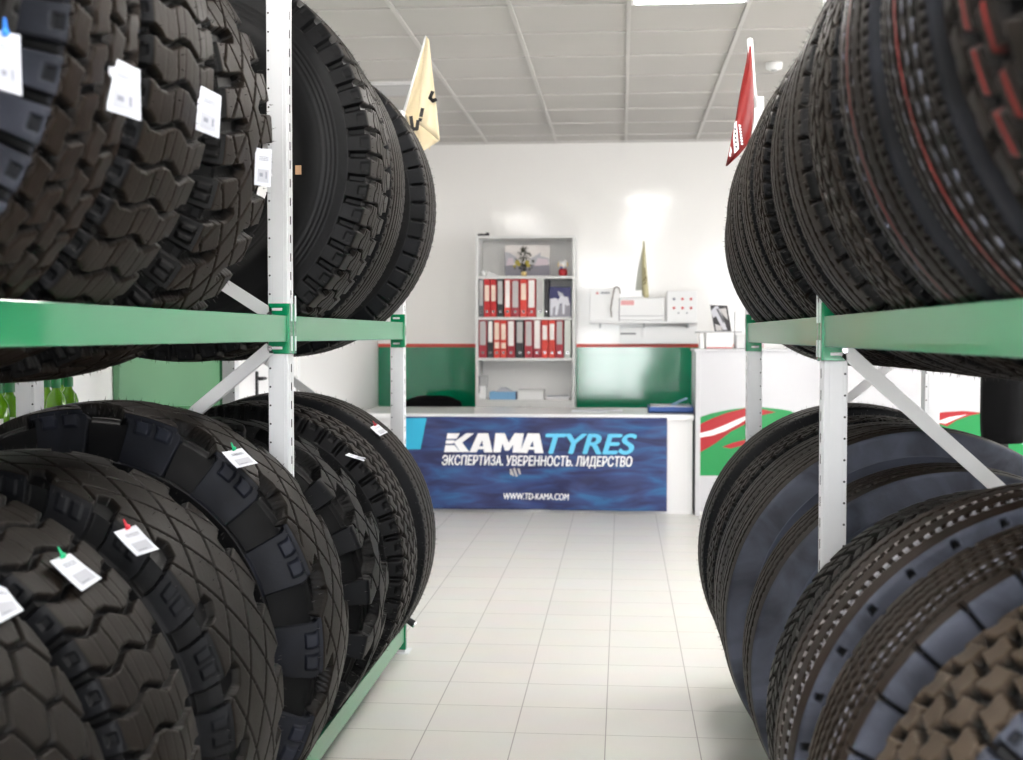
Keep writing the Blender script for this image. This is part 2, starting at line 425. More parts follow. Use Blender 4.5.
# small shelf with green bottles along the left wall
BS = XL + .02
shz = 0.955
t = thing('wall_ledge', 'white side ledge carrying green bottles behind the left rack', 'shelf', (XL + .17, 4.3, shz - .03))
MB().box(XL, XL + .34, 3.55, 4.80, shz - .03, shz, .003).build('shelf_board', WHITEMET, t)
for yy in (3.7, 4.15, 4.6):
    MB().prism([Vector((XL, yy, shz - .03)), Vector((XL + .28, yy, shz - .03)), Vector((XL, yy, shz - .26))], (0, .02, 0)).build('bracket', WHITEMET, t)
bottle_labels = []
def bottle(x, y, z, lab):
    t = thing('oil_bottle', lab, 'bottle', (x, y, z), 'green bottles on the side shelving')
    prof = [(.030, 0), (.033, .006), (.033, .12), (.032, .145), (.026, .165), (.016, .178), (.0125, .185), (.0125, .195)]
    MB().lathe((x, y, z), prof, 24).build('body', BOTG, t, smooth=True)
    MB().lathe((x, y, z + .190), [(.016, 0), (.016, .030), (.014, .033)], 20).build('cap', BOTCAP, t)
    # label faces the aisle and the camera
    M = Matrix.Translation((x, y, z)) @ Matrix.Rotation(math.radians(20), 4, 'Z')
    MB().box(-.018, .018, -.0345, -.0337, .06, .115, 0, 0, M).build('sticker', LABW, t)
bpos = [(9.5, .04), (-2, .04), (56, .04), (46, .10), (68.5, .04), (64, .13), (4, .13)]
blab = ['green bottle just left of the white post, front row', 'green bottle cut by the left photo edge, front row', 'green bottle in the front row just right of the white post',
        'green bottle half hidden by the white post, back row', 'rightmost green bottle on the side ledge, front row', 'green bottle behind the rightmost pair, back row', 'green bottle in the back row near the photo edge']
for (px, off), lb in zip(bpos, blab):
    X = XL + .30 - off
    q = pixX(px, 395, X)
    bottle(q.x, min(max(q.y, 3.6), 4.76), shz, lb)

# ------------------------------------------------------------------ racks
ZU, ZLW = 1.372, 0.118      # beam tops
BH = 0.070
def upright(parent, x0, x1, y, z1, side, front):
    """side=+1: the aisle lies towards +X.  x0<x1 outer faces; y = face nearest the camera"""
    mb = MB(); d = .06
    mb.box(x0, x1, y, y + d, .004, z1, .003)
    # lengthwise pressed ridges
    xa = x1 if side > 0 else x0
    mb.box(x0 + .013, x1 - .010, y - .002, y, .01, z1 - .01, .0008)
    mb.box(xa - .0012, xa + .0012, y + .012, y + .024, .01, z1 - .01)
    mb.box(xa - .0012, xa + .0012, y + .036, y + .048, .01, z1 - .01)
    # holes, dark
    xh = (x0 + .006) if side > 0 else (x1 - .006)
    z = .08
    while z < z1 - .03:
        mb.tube((xh, y - .0006, z), (xh, y + .001, z), .0028, n=8, mi=1)
        mb.box(xa - .0016, xa + .0016, y + .027, y + .033, z - .011, z + .011, 0, 1)
        z += .05
    u = mb.build('upright', [WHITEMET, DARKHOLE], parent)
    m2 = MB(); m2.box(x0 - .02, x1 + .02, y - .02, y + d + .02, 0, .004)
    m2.box(x0 - .004 , x1 + .004, y - .004, y - .001, .004, .07)
    m2.tube(((x0 + x1) / 2, y - .008, .045), ((x0 + x1) / 2, y - .004, .045), .008, n=6, mi=1)
    m2.build('foot_plate', [WHITEMET, CHROME], u)
    return u
def brace(parent, p0, p1, w=.034, th=.004):
    p0 = Vector(p0); p1 = Vector(p1); d = (p1 - p0); l = d.length
    ang = math.atan2(d.z, d.x)
    M = Matrix.Translation((p0 + p1) / 2) @ Matrix.Rotation(-ang, 4, 'Y')
    mb = MB(); mb.box(-l / 2, l / 2, -th / 2, th / 2, -w / 2, w / 2, .001, 0, M)
    mb.box(-l / 2, l / 2, th / 2, .016, w / 2 - .004, w / 2, 0, 0, M)
    b = mb.build('brace', BRACEM, parent)
    m2 = MB()
    for p in (p0, p1): m2.tube((p.x, p.y - .008, p.z), (p.x, p.y - .001, p.z), .008, n=6)
    m2.build('bolt', CHROME, b)
def beam(parent, xa, side, y0, y1, zt, front=True):
    """xa = aisle-side face x (for a front beam); box section 40 mm"""
    x0, x1 = (xa - .04, xa) if side > 0 else (xa, xa + .04)
    lip = .012
    xo, xi = xa, xa - side * lip
    mb = MB(); mb.box(min(xo, xi), max(xo, xi), y0, y1, zt - BH, zt, .002)
    xj = xa - side * .042
    mb.box(min(xi, xj), max(xi, xj), y0, y1, zt - BH, zt - .034, .002)
    b = mb.build('beam', GREENBEAM, parent)
    return b, x0, x1
def connector(b, xa, side, y, zt, toward):
    """steel L on the upright: y = upright camera-side face, toward=-1 the beam arrives from the camera side, +1 from behind"""
    mb = MB(); zc = zt - BH / 2; h = .068
    s = side; w = .052
    xo = xa + s * .003
    if toward < 0:
        yy0, yy1 = y - .006, y - .002
        xin = xa - s * w
        mb.box(min(xo, xin), max(xo, xin), yy0, yy1, zc - h, zc + h, .0015)
        ya, yb = y - .006, y + .026
    else:
        yy0, yy1 = y + .062, y + .066
        xin = xa - s * w
        mb.box(min(xo, xin), max(xo, xin), yy0, yy1, zc - h, zc + h, .0015)
        ya, yb = y + .034, y + .066
    xf0, xf1 = xa + s * .0022, xa + s * .0065
    mb.box(min(xf0, xf1), max(xf0, xf1), ya, yb, zc - h, zc + h, .0015)
    # slots (pale, through to the white post)
    xs0 = xa - s * .014; xs1 = xa - s * .042
    yf = yy0 - .0006 if toward < 0 else yy1 - .001
    for zz in (zc - h + .016, zc + h - .016):
        mb.box(min(xs0, xs1), max(xs0, xs1), yf, yf + .0016, zz - .0035, zz + .0035, .0005, 1)
    # locking pin
    px0, px1 = xa + s * .0065, xa + s * .010
    ym = ya + .012
    mb.box(min(px0, px1), max(px0, px1), ym, ym + .006, zc + .02, zc + h + .022, .001, 1)
    mb.box(min(px0, px1), max(px0, px1), ym, ym + .006, zc - .06, zc - .02, .001, 1)
    mb.build('connector', [GREENCON, WHITEMET], b)
def rack(label, xa, side, ys, ztop, ZU):
    """xa aisle face, side=+1 aisle on +X; ys = camera-side faces of the upright frames"""
    D = .765 if side > 0 else .70; W = .055
    xb = xa - side * D
    t = thing('tyre_rack', label, 'storage rack', ((xa + xb) / 2, (ys[0] + ys[-1]) / 2, 0))
    for k, y in enumerate(ys):
        upright(t, min(xa, xa - side * W), max(xa, xa - side * W), y, ztop, side, True)
        upright(t, min(xb, xb + side * W), max(xb, xb + side * W), y, ztop, -side, False)
        yb = y - .004
        xf, xr = xa - side * (W - .008), xb + side * (W - .008)
        if k == 1:
            pts = [((xf, ZU + .005 + .012), (xr, .86)), ((xf, 1.42), (xr, 1.93)), ((xf, 1.70), (xr, 1.25)), ((xf, .30), (xr, .80)), ((xr, .25), (xf, .28))]
            pts = [((xf, 1.285), (xr, .735)), ((xf, 1.375), (xr, 1.80)), ((xr, 1.35), (xf, 1.76)), ((xr, .66), (xf, .30)), ((xf, .12), (xr, .12))]
        else:
            pts = [((xr, 1.32), (xf, .82)), ((xr, 1.36), (xf, 1.86)), ((xf, 1.90), (xr, 2.15)), ((xf, .78), (xr, .28)), ((xf, .14), (xr, .14))]
        for (a, b) in pts:
            brace(t, (a[0], yb, a[1]), (b[0], yb, b[1]))
    for i in range(len(ys) - 1):
        y0, y1 = ys[i] + .066, ys[i + 1] - .006
        for zt in (ZU, ZLW):
            b, _, _ = beam(t, xa, side, y0, y1, zt)
            connector(b, xa, side, ys[i + 1], zt, -1); connector(b, xa, side, ys[i], zt, 1)
            b, _, _ = beam(t, xb, -side, y0, y1, zt)
            connector(b, xb, -side, ys[i + 1], zt, -1); connector(b, xb, -side, ys[i], zt, 1)
    return t
LXA, RXA = -0.896, 0.465
LYS = [1.0, 3.37, 5.19]; RYS = [0.88, 3.0, 4.80]
ZUL, ZUR = 1.372, 1.363
rack('white and green tyre rack standing on the left side of the aisle', LXA, 1, LYS, 2.24, ZUL)
rack('white and green tyre rack standing on the right side of the aisle', RXA, -1, RYS, 2.20, ZUR)
LCX = LXA - .3825; RCX = RXA + .350

# ------------------------------------------------------------------ tyres
def tri(x): return 2 * np.abs(2 * (x - np.floor(x)) - 1) - 1       # -1..1
def fr(x): return x - np.floor(x)
def G(d, w, e=.0016): return np.clip((w + e - np.abs(d)) / (2 * e), 0, 1)
def per(u, u0=0.0): return fr(u - u0 + .5) - .5                     # signed distance in pitches
def box01(v, a, b, e=.0015): return np.clip((v - a) / e, 0, 1) * np.clip((b - v) / e, 0, 1)

def pat_block(u, v, pl, T, q):
    """wide zigzag lateral grooves, thin rib lines (on/off road drive tyre)"""
    gw = q.get('gw', .0075)
    vc = np.clip(v, -T, T)
    off = q.get('off', .13) * np.clip(tri(vc / (T * 1.1) + .1) * 1.6, -1, 1)
    g = G(per(u + off) * pl, gw + .003 * (np.abs(v) > T * .8))
    for a in (-.38, .38):
        g = np.maximum(g, .35 * G(v - a * T - .003 * tri(u + .25), .0012, .0012))
    for a in (-.7, -.15, .12, .65):
        g = np.maximum(g, .12 * G(v - a * T, .0008, .001))
    sh = np.abs(v) > T * 1.06
    g = np.where(sh, np.maximum(g, .35 * box01(per(u + off, .5), -.13, .13, .02) * box01(np.abs(v), T + .014, T + .034)), g)
    return g
def pat_lug(u, v, pl, T, q):
    """huge shoulder lugs, crossed diamond lines on the crown"""
    s = np.sign(v)
    k = np.where(v > 0, .5, .0)
    gap = q.get('gap', .23)
    inner = q.get('inner', .50)
    slant = .18 * np.clip((np.abs(v) / T - inner) / .5, 0, 1.4)
    d = per(u + slant * s, k)
    g = np.clip((gap - np.abs(d)) * pl / .004 + .5, 0, 1) * np.clip((np.abs(v) - T * (inner + .1 * np.abs(d) / gap)) / .004, 0, 1)
    cs = q.get('cs', .055)
    um = u * pl
    for sg in (1, -1):
        dd = fr((um + sg * v * 1.25) / (cs * 2)) - .5
        g = np.maximum(g, .6 * G(dd * cs * 1.3, .0027) * (np.abs(v) < T * .95))
    # two pads on each lug's outer face
    on = np.abs(v) > T * 1.05
    pads = np.maximum(box01(per(u + slant * s, k + .5), -.2, -.03, .02), box01(per(u + slant * s, k + .5), .03, .2, .02)) * box01(np.abs(v), T + .018, T + .05)
    g = np.where(on & (g < .5), .30 * (1 - pads) * q.get('pads', 1), g)
    return g
def pat_rib(u, v, pl, T, q):
    amp = q.get('amp', .004); gw = q.get('gw', .0045)
    ribs = q.get('ribs', (-.62, -.21, .21, .62))
    g = np.zeros_like(v)
    for i, a in enumerate(ribs):
        c = v - a * T - amp * tri(u + .5 * (i % 2))
        g = np.maximum(g, G(c, gw))
        nd = q.get('nd', .010)
        # notches either side
        g = np.maximum(g, .8 * G(per(u, .0 + .25 * i) * pl, q.get('nw', .0045)) * box01(v, a * T - nd, a * T, .002))
        g = np.maximum(g, .8 * G(per(u, .5 + .25 * i) * pl, q.get('nw', .0045)) * box01(v, a * T, a * T + nd, .002))
    for a in q.get('fine', ()):
        g = np.maximum(g, .4 * G(v - a * T, .0011, .001))
    # shoulder edge
    m = q.get('edge', .9)
    if q.get('edge_slots', True):
        g = np.maximum(g, .55 * G(per(u * 2) * pl / 2, .0022) * box01(np.abs(v), T * m, T * 1.06, .002))
    if q.get('cuts'):
        g = np.maximum(g, G(per(u * q['cuts']) * pl / q['cuts'], .0032) * box01(np.abs(v), T * .86, T + .06, .003))
    if q.get('notch'):
        w = .004 + .22 * np.clip(np.abs(v) - T - .012, 0, .02)
        g = np.maximum(g, .9 * G(per(u / q['notch']) * pl * q['notch'], w, .001) * box01(np.abs(v), T + .014, T + .030, .001))
    return g
def pat_cell(u, v, pl, T, q):
    """rows of offset blocks"""
    rows = q.get('rows', 5); gw = q.get('gw', .004); sk = q.get('skew', .2)
    rw = 2 * T / rows
    vv = (v + T) / rw + q.get('wob', .10) * tri(u * 2)
    r = np.floor(np.clip(vv, -.2, rows + .2)); d = (fr(vv) - .5)
    g = G((.5 - np.abs(d)) * rw, gw)
    g = np.where((vv < .02) | (vv > rows - .02), 0, g)
    lat = per(u + .5 * (r % 2) + sk * np.clip(d, -.5, .5) * np.where(r % 2 > 0, 1, -1)) * pl
    g = np.maximum(g, G(lat, gw * q.get('lw', 1.2)))
    if q.get('sipe'):
        g = np.maximum(g, .25 * G(per(u + .5 + .5 * (r % 2)) * pl - .003 * tri(v * 90), .0008, .001) * (np.abs(v) < T))
    sh = np.abs(v) > T * 1.04
    slot = box01(per(u + .5 * (0 % 2), .5), -.26, .05, .03) * box01(np.abs(v), T + .016, T + .030, .002)
    if q.get('pads'):
        slot = box01(per(u, .5), -.17, .17, .03) * box01(np.abs(v), T + .010, T + .030, .002)
    g = np.where(sh, np.maximum(G(per(u) * pl, gw * 1.5), .5 * slot), g)
    return g
def pat_hex(u, v, pl, T, q):
    um = u * pl; s = pl
    # hexagonal cells: nearest-two distances
    best1 = np.full(v.shape, 9.0); best2 = np.full(v.shape, 9.0)
    hv = s * .80
    r0 = np.round(v / hv)
    for dr in (-1, 0, 1):
        r = r0 + dr
        offs = .5 * (np.mod(r, 2))
        c0 = np.round(um / s - offs)
        for dc in (-1, 0, 1):
            cu = (c0 + dc + offs) * s; cv = r * hv
            dd = np.sqrt((um - cu) ** 2 + (v - cv) ** 2)
            n1 = np.minimum(best1, dd); best2 = np.minimum(np.maximum(best1, dd), best2); best1 = n1
    e = (best2 - best1) / 2
    g = G(e, q.get('gw', .0035))
    sh = np.abs(v) > T * 1.0
    k = np.where(v < 0, 0, .5)
    g = np.where(sh, G(per(u, k) * pl, pl * .16, .003), g)
    return g
def pat_herring(u, v, pl, T, q):
    g = np.zeros_like(v)
    for a in (-.45, 0, .45): g = np.maximum(g, G(v - a * T - .003 * tri(u), .0035))
    slant = .9 * np.abs(v) / T
    g = np.maximum(g, .8 * G(per(u + slant) * pl, .004) * (np.abs(v) < T * 1.03))
    g = np.maximum(g, .5 * G(per(u + slant, .5) * pl, .0016) * (np.abs(v) < T * .95))
    g = np.maximum(g, G(per(u + .9) * pl, .004) * box01(np.abs(v), T, T + .05, .002))
    return g
def pat_traction(u, v, pl, T, q):
    """square shoulder blocks with recessed pads, zigzag grooves across the crown"""
    vc = np.clip(v, -.62 * T, .62 * T)
    off = .2 * np.clip(tri(vc / (T * 1.3) + .25) * 2.5, -1, 1)
    d = per(u + off) * pl
    w = np.where(np.abs(v) > T * .55, .0095, .0042)
    g = G(d, w)
    for a in (-.5, .5): g = np.maximum(g, .9 * G(v - a * T - .010 * np.clip(tri(u) * 2, -1, 1), .0032))
    for a in (-.25, 0, .25): g = np.maximum(g, .3 * G(v - a * T, .0012, .001))
    on = np.abs(v) > T * 1.03
    pad = box01(per(u + off, .5), -.2, .2, .03) * box01(np.abs(v), T + .012, T + .036, .002)
    g = np.where(on, np.maximum(g, .15 * pad), g)
    return g

TREADS = {}
def interp_profile(R, T, W, drop, shl):
    """fine half profile of the tread face; returns arrays s,y,r"""
    pts = []
    n = 40
    for i in range(n + 1):
        y = T * i / n; pts.append((y, R - drop * (y / T) ** 2))
    rc = .016
    slope = math.atan(2 * drop / T)
    a0 = slope; a1 = math.radians(76)
    cy = pts[-1][0] - rc * math.sin(a0); cr = pts[-1][1] - rc * math.cos(a0)
    for i in range(1, 11):
        a = a0 + (a1 - a0) * i / 10
        pts.append((cy + rc * math.sin(a), cr + rc * math.cos(a)))
    y, r = pts[-1]
    for i in range(1, 13):
        t = i / 12 * shl
        pts.append((y + t * math.cos(a1), r - t * math.sin(a1)))
    P = np.array(pts); ds = np.r_[0, np.cumsum(np.hypot(np.diff(P[:, 0]), np.diff(P[:, 1])))]
    return ds, P[:, 0], P[:, 1]
PROTO_SW = {}
def grid_mesh(name, X, Y, Z, closed_u, UVx, UVy, material, smooth=True, film_groove_shade=None):
    nu, nv = X.shape
    co = np.stack([X, Y, Z], -1).reshape(-1, 3).astype(np.float32)
    iu = np.arange(nu if closed_u else nu - 1); iv = np.arange(nv - 1)
    A, B = np.meshgrid(iu, iv, indexing='ij'); A2 = (A + 1) % nu
    q = np.stack([A * nv + B, A2 * nv + B, A2 * nv + B + 1, A * nv + B + 1], -1).reshape(-1, 4)
    me = bpy.data.meshes.new(name)
    me.vertices.add(len(co)); me.vertices.foreach_set('co', co.ravel())
    nf = len(q)
    me.loops.add(nf * 4); me.loops.foreach_set('vertex_index', q.ravel().astype(np.int32))
    me.polygons.add(nf)
    me.polygons.foreach_set('loop_start', np.arange(0, nf * 4, 4, dtype=np.int32))
    me.polygons.foreach_set('loop_total', np.full(nf, 4, dtype=np.int32))
    me.polygons.foreach_set('use_smooth', np.full(nf, smooth, dtype=bool))
    if UVx is not None:
        ul = me.uv_layers.new(name='UVMap')
        uv = np.stack([UVx, UVy], -1).reshape(-1, 2)[q.ravel()].astype(np.float32)
        ul.data.foreach_set('uv', uv.ravel())
    if film_groove_shade is not None:
        at = me.attributes.new('film_groove_shade', 'FLOAT', 'POINT'); at.data.foreach_set('value', film_groove_shade.ravel().astype(np.float32))
    me.materials.append(material)
    me.update(calc_edges=True); me.validate()
    return me
TY = []
BR = (.062, .045, .032); BRD = (.040, .030, .023); DK = (.022, .020, .020)
BL = (.020, .022, .030); BLS = (.050, .056, .078); KD = .19
def tyre(label, cat, side, level, yc, R, W, pat, q=None, np_=48, res=.004, brown=(.045, .036, .028), blue=(.018, .02, .027), depth=.015,
         rim=.286, yaw=0.0, lean=0.0, stripes=(), dusty=.5, sidem=None, hairs=True, drop=.006, tw=.82, shl=.045, group=None, sh_smooth=True, phase=0.0, rough=.5, rings=True, patch=False):
    q = q or {}
    cx = LCX if side < 0 else RCX
    zt = (ZUL if side < 0 else ZUR) if level else ZLW
    half = (.3825 if side < 0 else .350) - .013
    cz = zt + math.sqrt(R * R - half * half)
    T = W * tw / 2
    s_, y_, r_ = interp_profile(R, T, W, drop, shl)
    S = s_[-1]
    Cc = 2 * PI * R; pl = Cc / np_
    nv = int(2 * S / res) | 1
    sv = np.linspace(-S, S, nv)
    # angles: theta measured from the top; the aisle side is refined
    a_f = math.radians(205)
    ctr = PI / 2 if side < 0 else -PI / 2         # aisle direction (+X for left tyres)
    nf = int(a_f * R / res); nc = int((2 * PI - a_f) * R / (res * 3))
    th = np.concatenate([np.linspace(ctr - a_f / 2, ctr + a_f / 2, nf, endpoint=False), np.linspace(ctr + a_f / 2, ctr - a_f / 2 + 2 * PI, nc, endpoint=False)])
    TH, SV = np.meshgrid(th, sv, indexing='ij')
    U = TH / (2 * PI) * np_ + phase
    g = pat(U, SV, pl, T * 1.0, q)
    yy = np.interp(np.abs(SV), s_, y_) * np.sign(SV); rr = np.interp(np.abs(SV), s_, r_)
    # normals of the profile
    ty = np.gradient(y_, s_); tr = np.gradient(r_, s_)
    ny = np.interp(np.abs(SV), s_, -tr) * np.sign(SV); nr = np.interp(np.abs(SV), s_, ty)
    edge = np.clip((S - np.abs(SV)) / .006, 0, 1)
    dd = g * depth * edge
    yy = yy - ny * dd; rr = rr - nr * dd
    X = rr * np.sin(TH); Z = rr * np.cos(TH)
    root = thing('truck_tyre', label, cat, (cx, yc, cz - R), group)
    root.rotation_euler = (lean, 0, yaw)
    brown = tuple(c * KD * k for c, k in zip(brown, (1.08, .92, .78))); blue = tuple(c * KD for c in blue)
    key = ('rub', brown, blue, round(T, 3), stripes, dusty, rough)
    m = MATS.get(key)
    if m is None:
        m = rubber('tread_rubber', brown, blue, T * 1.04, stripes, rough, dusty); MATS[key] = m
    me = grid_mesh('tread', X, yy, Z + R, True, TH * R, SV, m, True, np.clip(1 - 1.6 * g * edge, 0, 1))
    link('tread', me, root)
    # sidewalls (lathe) with bead and inner return
    yE, rE = y_[-1], r_[-1]
    ws = W / 2
    rm_ = (rE + rim) / 2
    prof = [(yE - .006, rE + .004), (yE - .001, rE - .002)]
    ctl = [(yE, rE), (ws - .004, rE - (rE - rim) * .22), (ws, rE - (rE - rim) * .42), (ws - .006, rE - (rE - rim) * .62), (ws - .03, rim + .045), (ws - .045, rim + .02), (ws - .05, rim)]
    # smooth sampling of the control polygon
    cp = np.array(ctl); tt = np.r_[0, np.cumsum(np.hypot(*np.diff(cp, axis=0).T))]
    ts = np.linspace(0, tt[-1], 64)
    def cat(col):
        # monotone-ish cubic through numpy: Catmull-Rom
        out = []
        for t in ts:
            i = min(max(np.searchsorted(tt, t) - 1, 0), len(tt) - 2)
            h = tt[i + 1] - tt[i]; x = (t - tt[i]) / h
            p1, p2 = col[i], col[i + 1]
            m1 = (col[min(i + 1, len(col) - 1)] - col[max(i - 1, 0)]) / (tt[min(i + 1, len(tt) - 1)] - tt[max(i - 1, 0)]) * h
            m2 = (col[min(i + 2, len(col) - 1)] - col[i]) / (tt[min(i + 2, len(tt) - 1)] - tt[i]) * h
            out.append((2*x**3-3*x**2+1)*p1 + (x**3-2*x**2+x)*m1 + (-2*x**3+3*x**2)*p2 + (x**3-x**2)*m2)
        return np.array(out)
    py, pr = cat(cp[:, 0]), cat(cp[:, 1])
    f = (rE - pr) / (rE - rim)
    bumpy = np.zeros_like(f)
    if rings:
        band = box01(f, .12, .30, .02); bumpy = band * .0012 * np.sin(f * 260)
        bumpy = bumpy + .002 * box01(f, .315, .335, .006) + .002 * box01(f, .74, .765, .006) + .0025 * box01(f, .86, .885, .006)
    py = py + bumpy
    prof = [(yE - .008, rE + .002)] + list(zip(py, pr)) + [(ws - .062, rim - .002), (ws - .075, rim + .004), (ws - .055, rim + .04), (ws - .022, rm_), (ws - .03, rE - .03)]
    pa = np.array(prof)
    nseg = 144
    ta = np.linspace(0, 2 * PI, nseg, endpoint=False)
    for sg in (-1, 1):
        TA, PY = np.meshgrid(ta, pa[:, 0] * sg, indexing='ij'); _, PR = np.meshgrid(ta, pa[:, 1], indexing='ij')
        if sg < 0: XX, ZZ = PR * np.sin(TA), PR * np.cos(TA)
        else: XX, ZZ = PR * np.sin(TA), PR * np.cos(TA)
        me = grid_mesh('sidewall', XX, PY, ZZ + R, True, None, None, sidem or SIDERUB)
        link('sidewall', me, root)
    # inner liner
    li = np.array([(-(ws - .03), rE - .03), (-(T), R - .045), (0, R - .036), (T, R - .045), (ws - .03, rE - .03)])
    TA, PY = np.meshgrid(ta, li[:, 0], indexing='ij'); _, PR = np.meshgrid(ta, li[:, 1], indexing='ij')
    me = grid_mesh('inner_liner', PR * np.sin(TA), PY, PR * np.cos(TA) + R, True, None, None, LINERM)
    link('inner_liner', me, root)
    if hairs:
        rng = np.random.RandomState(int(yc * 1000) % 9999)
        vs = []; fs = []
        rows = [-.96 * T, -.3 * T, .35 * T, .96 * T, T + .02, -T - .02]
        for v0 in rows:
            for k in range(60):
                t = ctr + math.radians(-105 + 210 * (k + rng.rand() * .7) / 60)
                y = np.interp(abs(v0), s_, y_) * np.sign(v0); r = np.interp(abs(v0), s_, r_) - .001
                y += rng.randn() * .004
                b = len(vs); hl = .005 + .008 * rng.rand(); w = .0011
                e = np.array([math.sin(t), 0, math.cos(t)]); f_ = np.array([math.cos(t), 0, -math.sin(t)]); gy = np.array([0, 1, 0])
                p0 = e * r + gy * y + np.array([0, 0, R])
                tip = p0 + e * hl + f_ * rng.randn() * .002 + gy * rng.randn() * .002
                vs += [p0 + f_ * w, p0 - f_ * w * .5 + gy * w, p0 - f_ * w * .5 - gy * w, tip]
                fs += [(b, b + 1, b + 3), (b + 1, b + 2, b + 3), (b + 2, b, b + 3)]
        me = bpy.data.meshes.new('rubber_hairs'); me.from_pydata([tuple(v) for v in vs], [], fs); me.materials.append(HAIRM)
        h = link('rubber_hairs', me, root); h['kind'] = 'stuff'
    if patch:
        # small cardboard sticker on the inner sidewall facing the camera
        MBx = MB(); a = math.radians(96); pr_ = rim + .09
        p = Vector((cx + pr_ * math.sin(a), yc - W / 2 - .002, cz + pr_ * math.cos(a)))
        MBx.box(p.x - .008, p.x + .008, p.y - .001, p.y + .004, p.z - .013, p.z + .012); MBx.build('sticker', CARDB, root)
    TY.append(dict(root=root, cx=cx, cz=cz, yc=yc, R=R, W=W, side=side))
    return TY[-1]
KD = .19
# ---- left rack, upper deck (near to far)
UL1 = tyre('black tyre cut by the left edge of the photo, upper left deck', 'tyre', -1, 1, 1.335, .585, .32, pat_rib, dict(amp=.006), 44, .0035, DK, BL, hairs=False)
UL2 = tyre('off-road tyre with slotted bluish shoulder blocks and brown centre strip, upper left deck', 'tyre', -1, 1, 1.755, .565, .28, pat_cell, dict(rows=4, gw=.0055, skew=.2, wob=.06, pads=True), 50, .003, (.060, .040, .028), (.20, .22, .30), .016, shl=.075, hairs=False)
UL3 = tyre('upper left deck tyre with stacked zigzag cross blocks, middle of the near bay', 'tyre', -1, 1, 2.09, .56, .34, pat_block, dict(gw=.0055), 52, .003, (.062, .046, .033), (.028, .029, .036), .016)
UL4 = tyre('deep-lugged tyre touching the near white post, upper left deck', 'tyre', -1, 1, 2.58, .525, .38, pat_lug, dict(gap=.15, inner=.25, cs=.06), 36, .003, BR, (.022, .021, .022), .024, shl=.05)
UL5 = tyre('tyre showing wide black sidewall just behind the near white post', 'tyre', -1, 1, 3.70, .582, .35, pat_traction, dict(), 52, .003, (.05, .041, .034), (.028, .028, .032), .017, shl=.05, patch=True)
UL6 = tyre('thin-ribbed tyre between square-block tyre and last tyre, upper left deck', 'tyre', -1, 1, 4.06, .57, .29, pat_rib, dict(amp=.001, gw=.003, ribs=(-.75, -.45, -.15, .15, .45, .75), nd=.004), 60, .004, (.05, .042, .034))
UL7 = tyre('last tyre on the upper left deck, next to the far post', 'tyre', -1, 1, 4.78, .568, .30, pat_rib, dict(amp=.003, gw=.004, cuts=1), 52, .004, BRD)
# ---- left rack, lower deck
LL1 = tyre('hexagon-block tyre in the bottom left corner', 'tyre', -1, 0, 1.66, .55, .35, pat_hex, dict(gw=.004), 36, .003, (.045, .038, .032), BLS, .014, hairs=False)
LL2 = tyre('tyre with zigzag cross blocks and green-pinned tag, lower left deck', 'tyre', -1, 0, 2.03, .55, .33, pat_block, dict(gw=.0055), 48, .003, (.050, .042, .036), BL, .015, hairs=False)
LL3 = tyre('wide off-road tyre with red-pinned tag, lower left deck', 'tyre', -1, 0, 2.53, .55, .44, pat_lug, dict(gap=.16, inner=.60, cs=.075, pads=.5), 24, .003, (.042, .036, .031), BL, .017, shl=.06, yaw=.02)
LL4 = tyre('biggest lugged tyre with diamond crown in front of the near left post', 'tyre', -1, 0, 3.085, .585, .38, pat_lug, dict(gap=.21, inner=.50, cs=.068), 15, .003, (.045, .037, .031), (.065, .075, .115), .036, shl=.11, yaw=.03, tw=.80, rim=.26, drop=.010)
LL5 = tyre('dark lugged tyre just behind the near left post, lower deck', 'tyre', -1, 0, 3.85, .545, .36, pat_lug, dict(gap=.27, inner=.2, cs=.07, pads=0), 20, .0035, (.012, .012, .015), (.012, .014, .022), .036, shl=.09)
LL6 = tyre('tyre with many small blocks and dotted shoulder, far lower left deck', 'tyre', -1, 0, 4.36, .556, .34, pat_cell, dict(rows=5, gw=.0055, skew=.4, wob=.18, pads=True), 46, .004, BRD, (.022, .022, .026), .016)
LL7 = tyre('farthest tyre on the lower left deck, mostly behind another', 'tyre', -1, 0, 4.79, .562, .30, pat_rib, dict(amp=.004), 56, .004, BRD)
# ---- right rack, upper deck
RED = (.22, .018, .016)
ribd = dict(amp=.003, gw=.004, nw=.003, nd=.008)
UR1 = tyre('large block tyre with two red lines, upper right photo corner', 'tyre', 1, 1, 1.24, .50, .28, pat_cell, dict(rows=4, gw=.006, skew=.15, wob=.03), 48, .003, (.055, .046, .042), BLS, stripes=((-.029, .006, RED), (.029, .006, RED)), hairs=False)
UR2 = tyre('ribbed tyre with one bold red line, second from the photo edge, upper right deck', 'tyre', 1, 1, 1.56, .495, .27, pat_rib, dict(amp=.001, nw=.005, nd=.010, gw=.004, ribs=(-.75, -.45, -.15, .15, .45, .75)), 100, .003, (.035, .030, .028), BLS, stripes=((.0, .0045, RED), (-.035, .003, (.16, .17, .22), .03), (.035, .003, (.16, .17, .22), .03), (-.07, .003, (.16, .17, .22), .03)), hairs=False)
UR3 = tyre('ribbed tyre with a thin red line, middle of the near upper right bay', 'tyre', 1, 1, 1.88, .495, .27, pat_rib, dict(amp=.002, gw=.0035, nw=.004, nd=.010, ribs=(-.7, -.25, .25, .7)), 84, .003, (.040, .032, .027), BLS, stripes=((-.0, .003, RED), (-.035, .0025, (.14, .15, .2), .026), (.04, .0025, (.14, .15, .2), .026)), hairs=False)
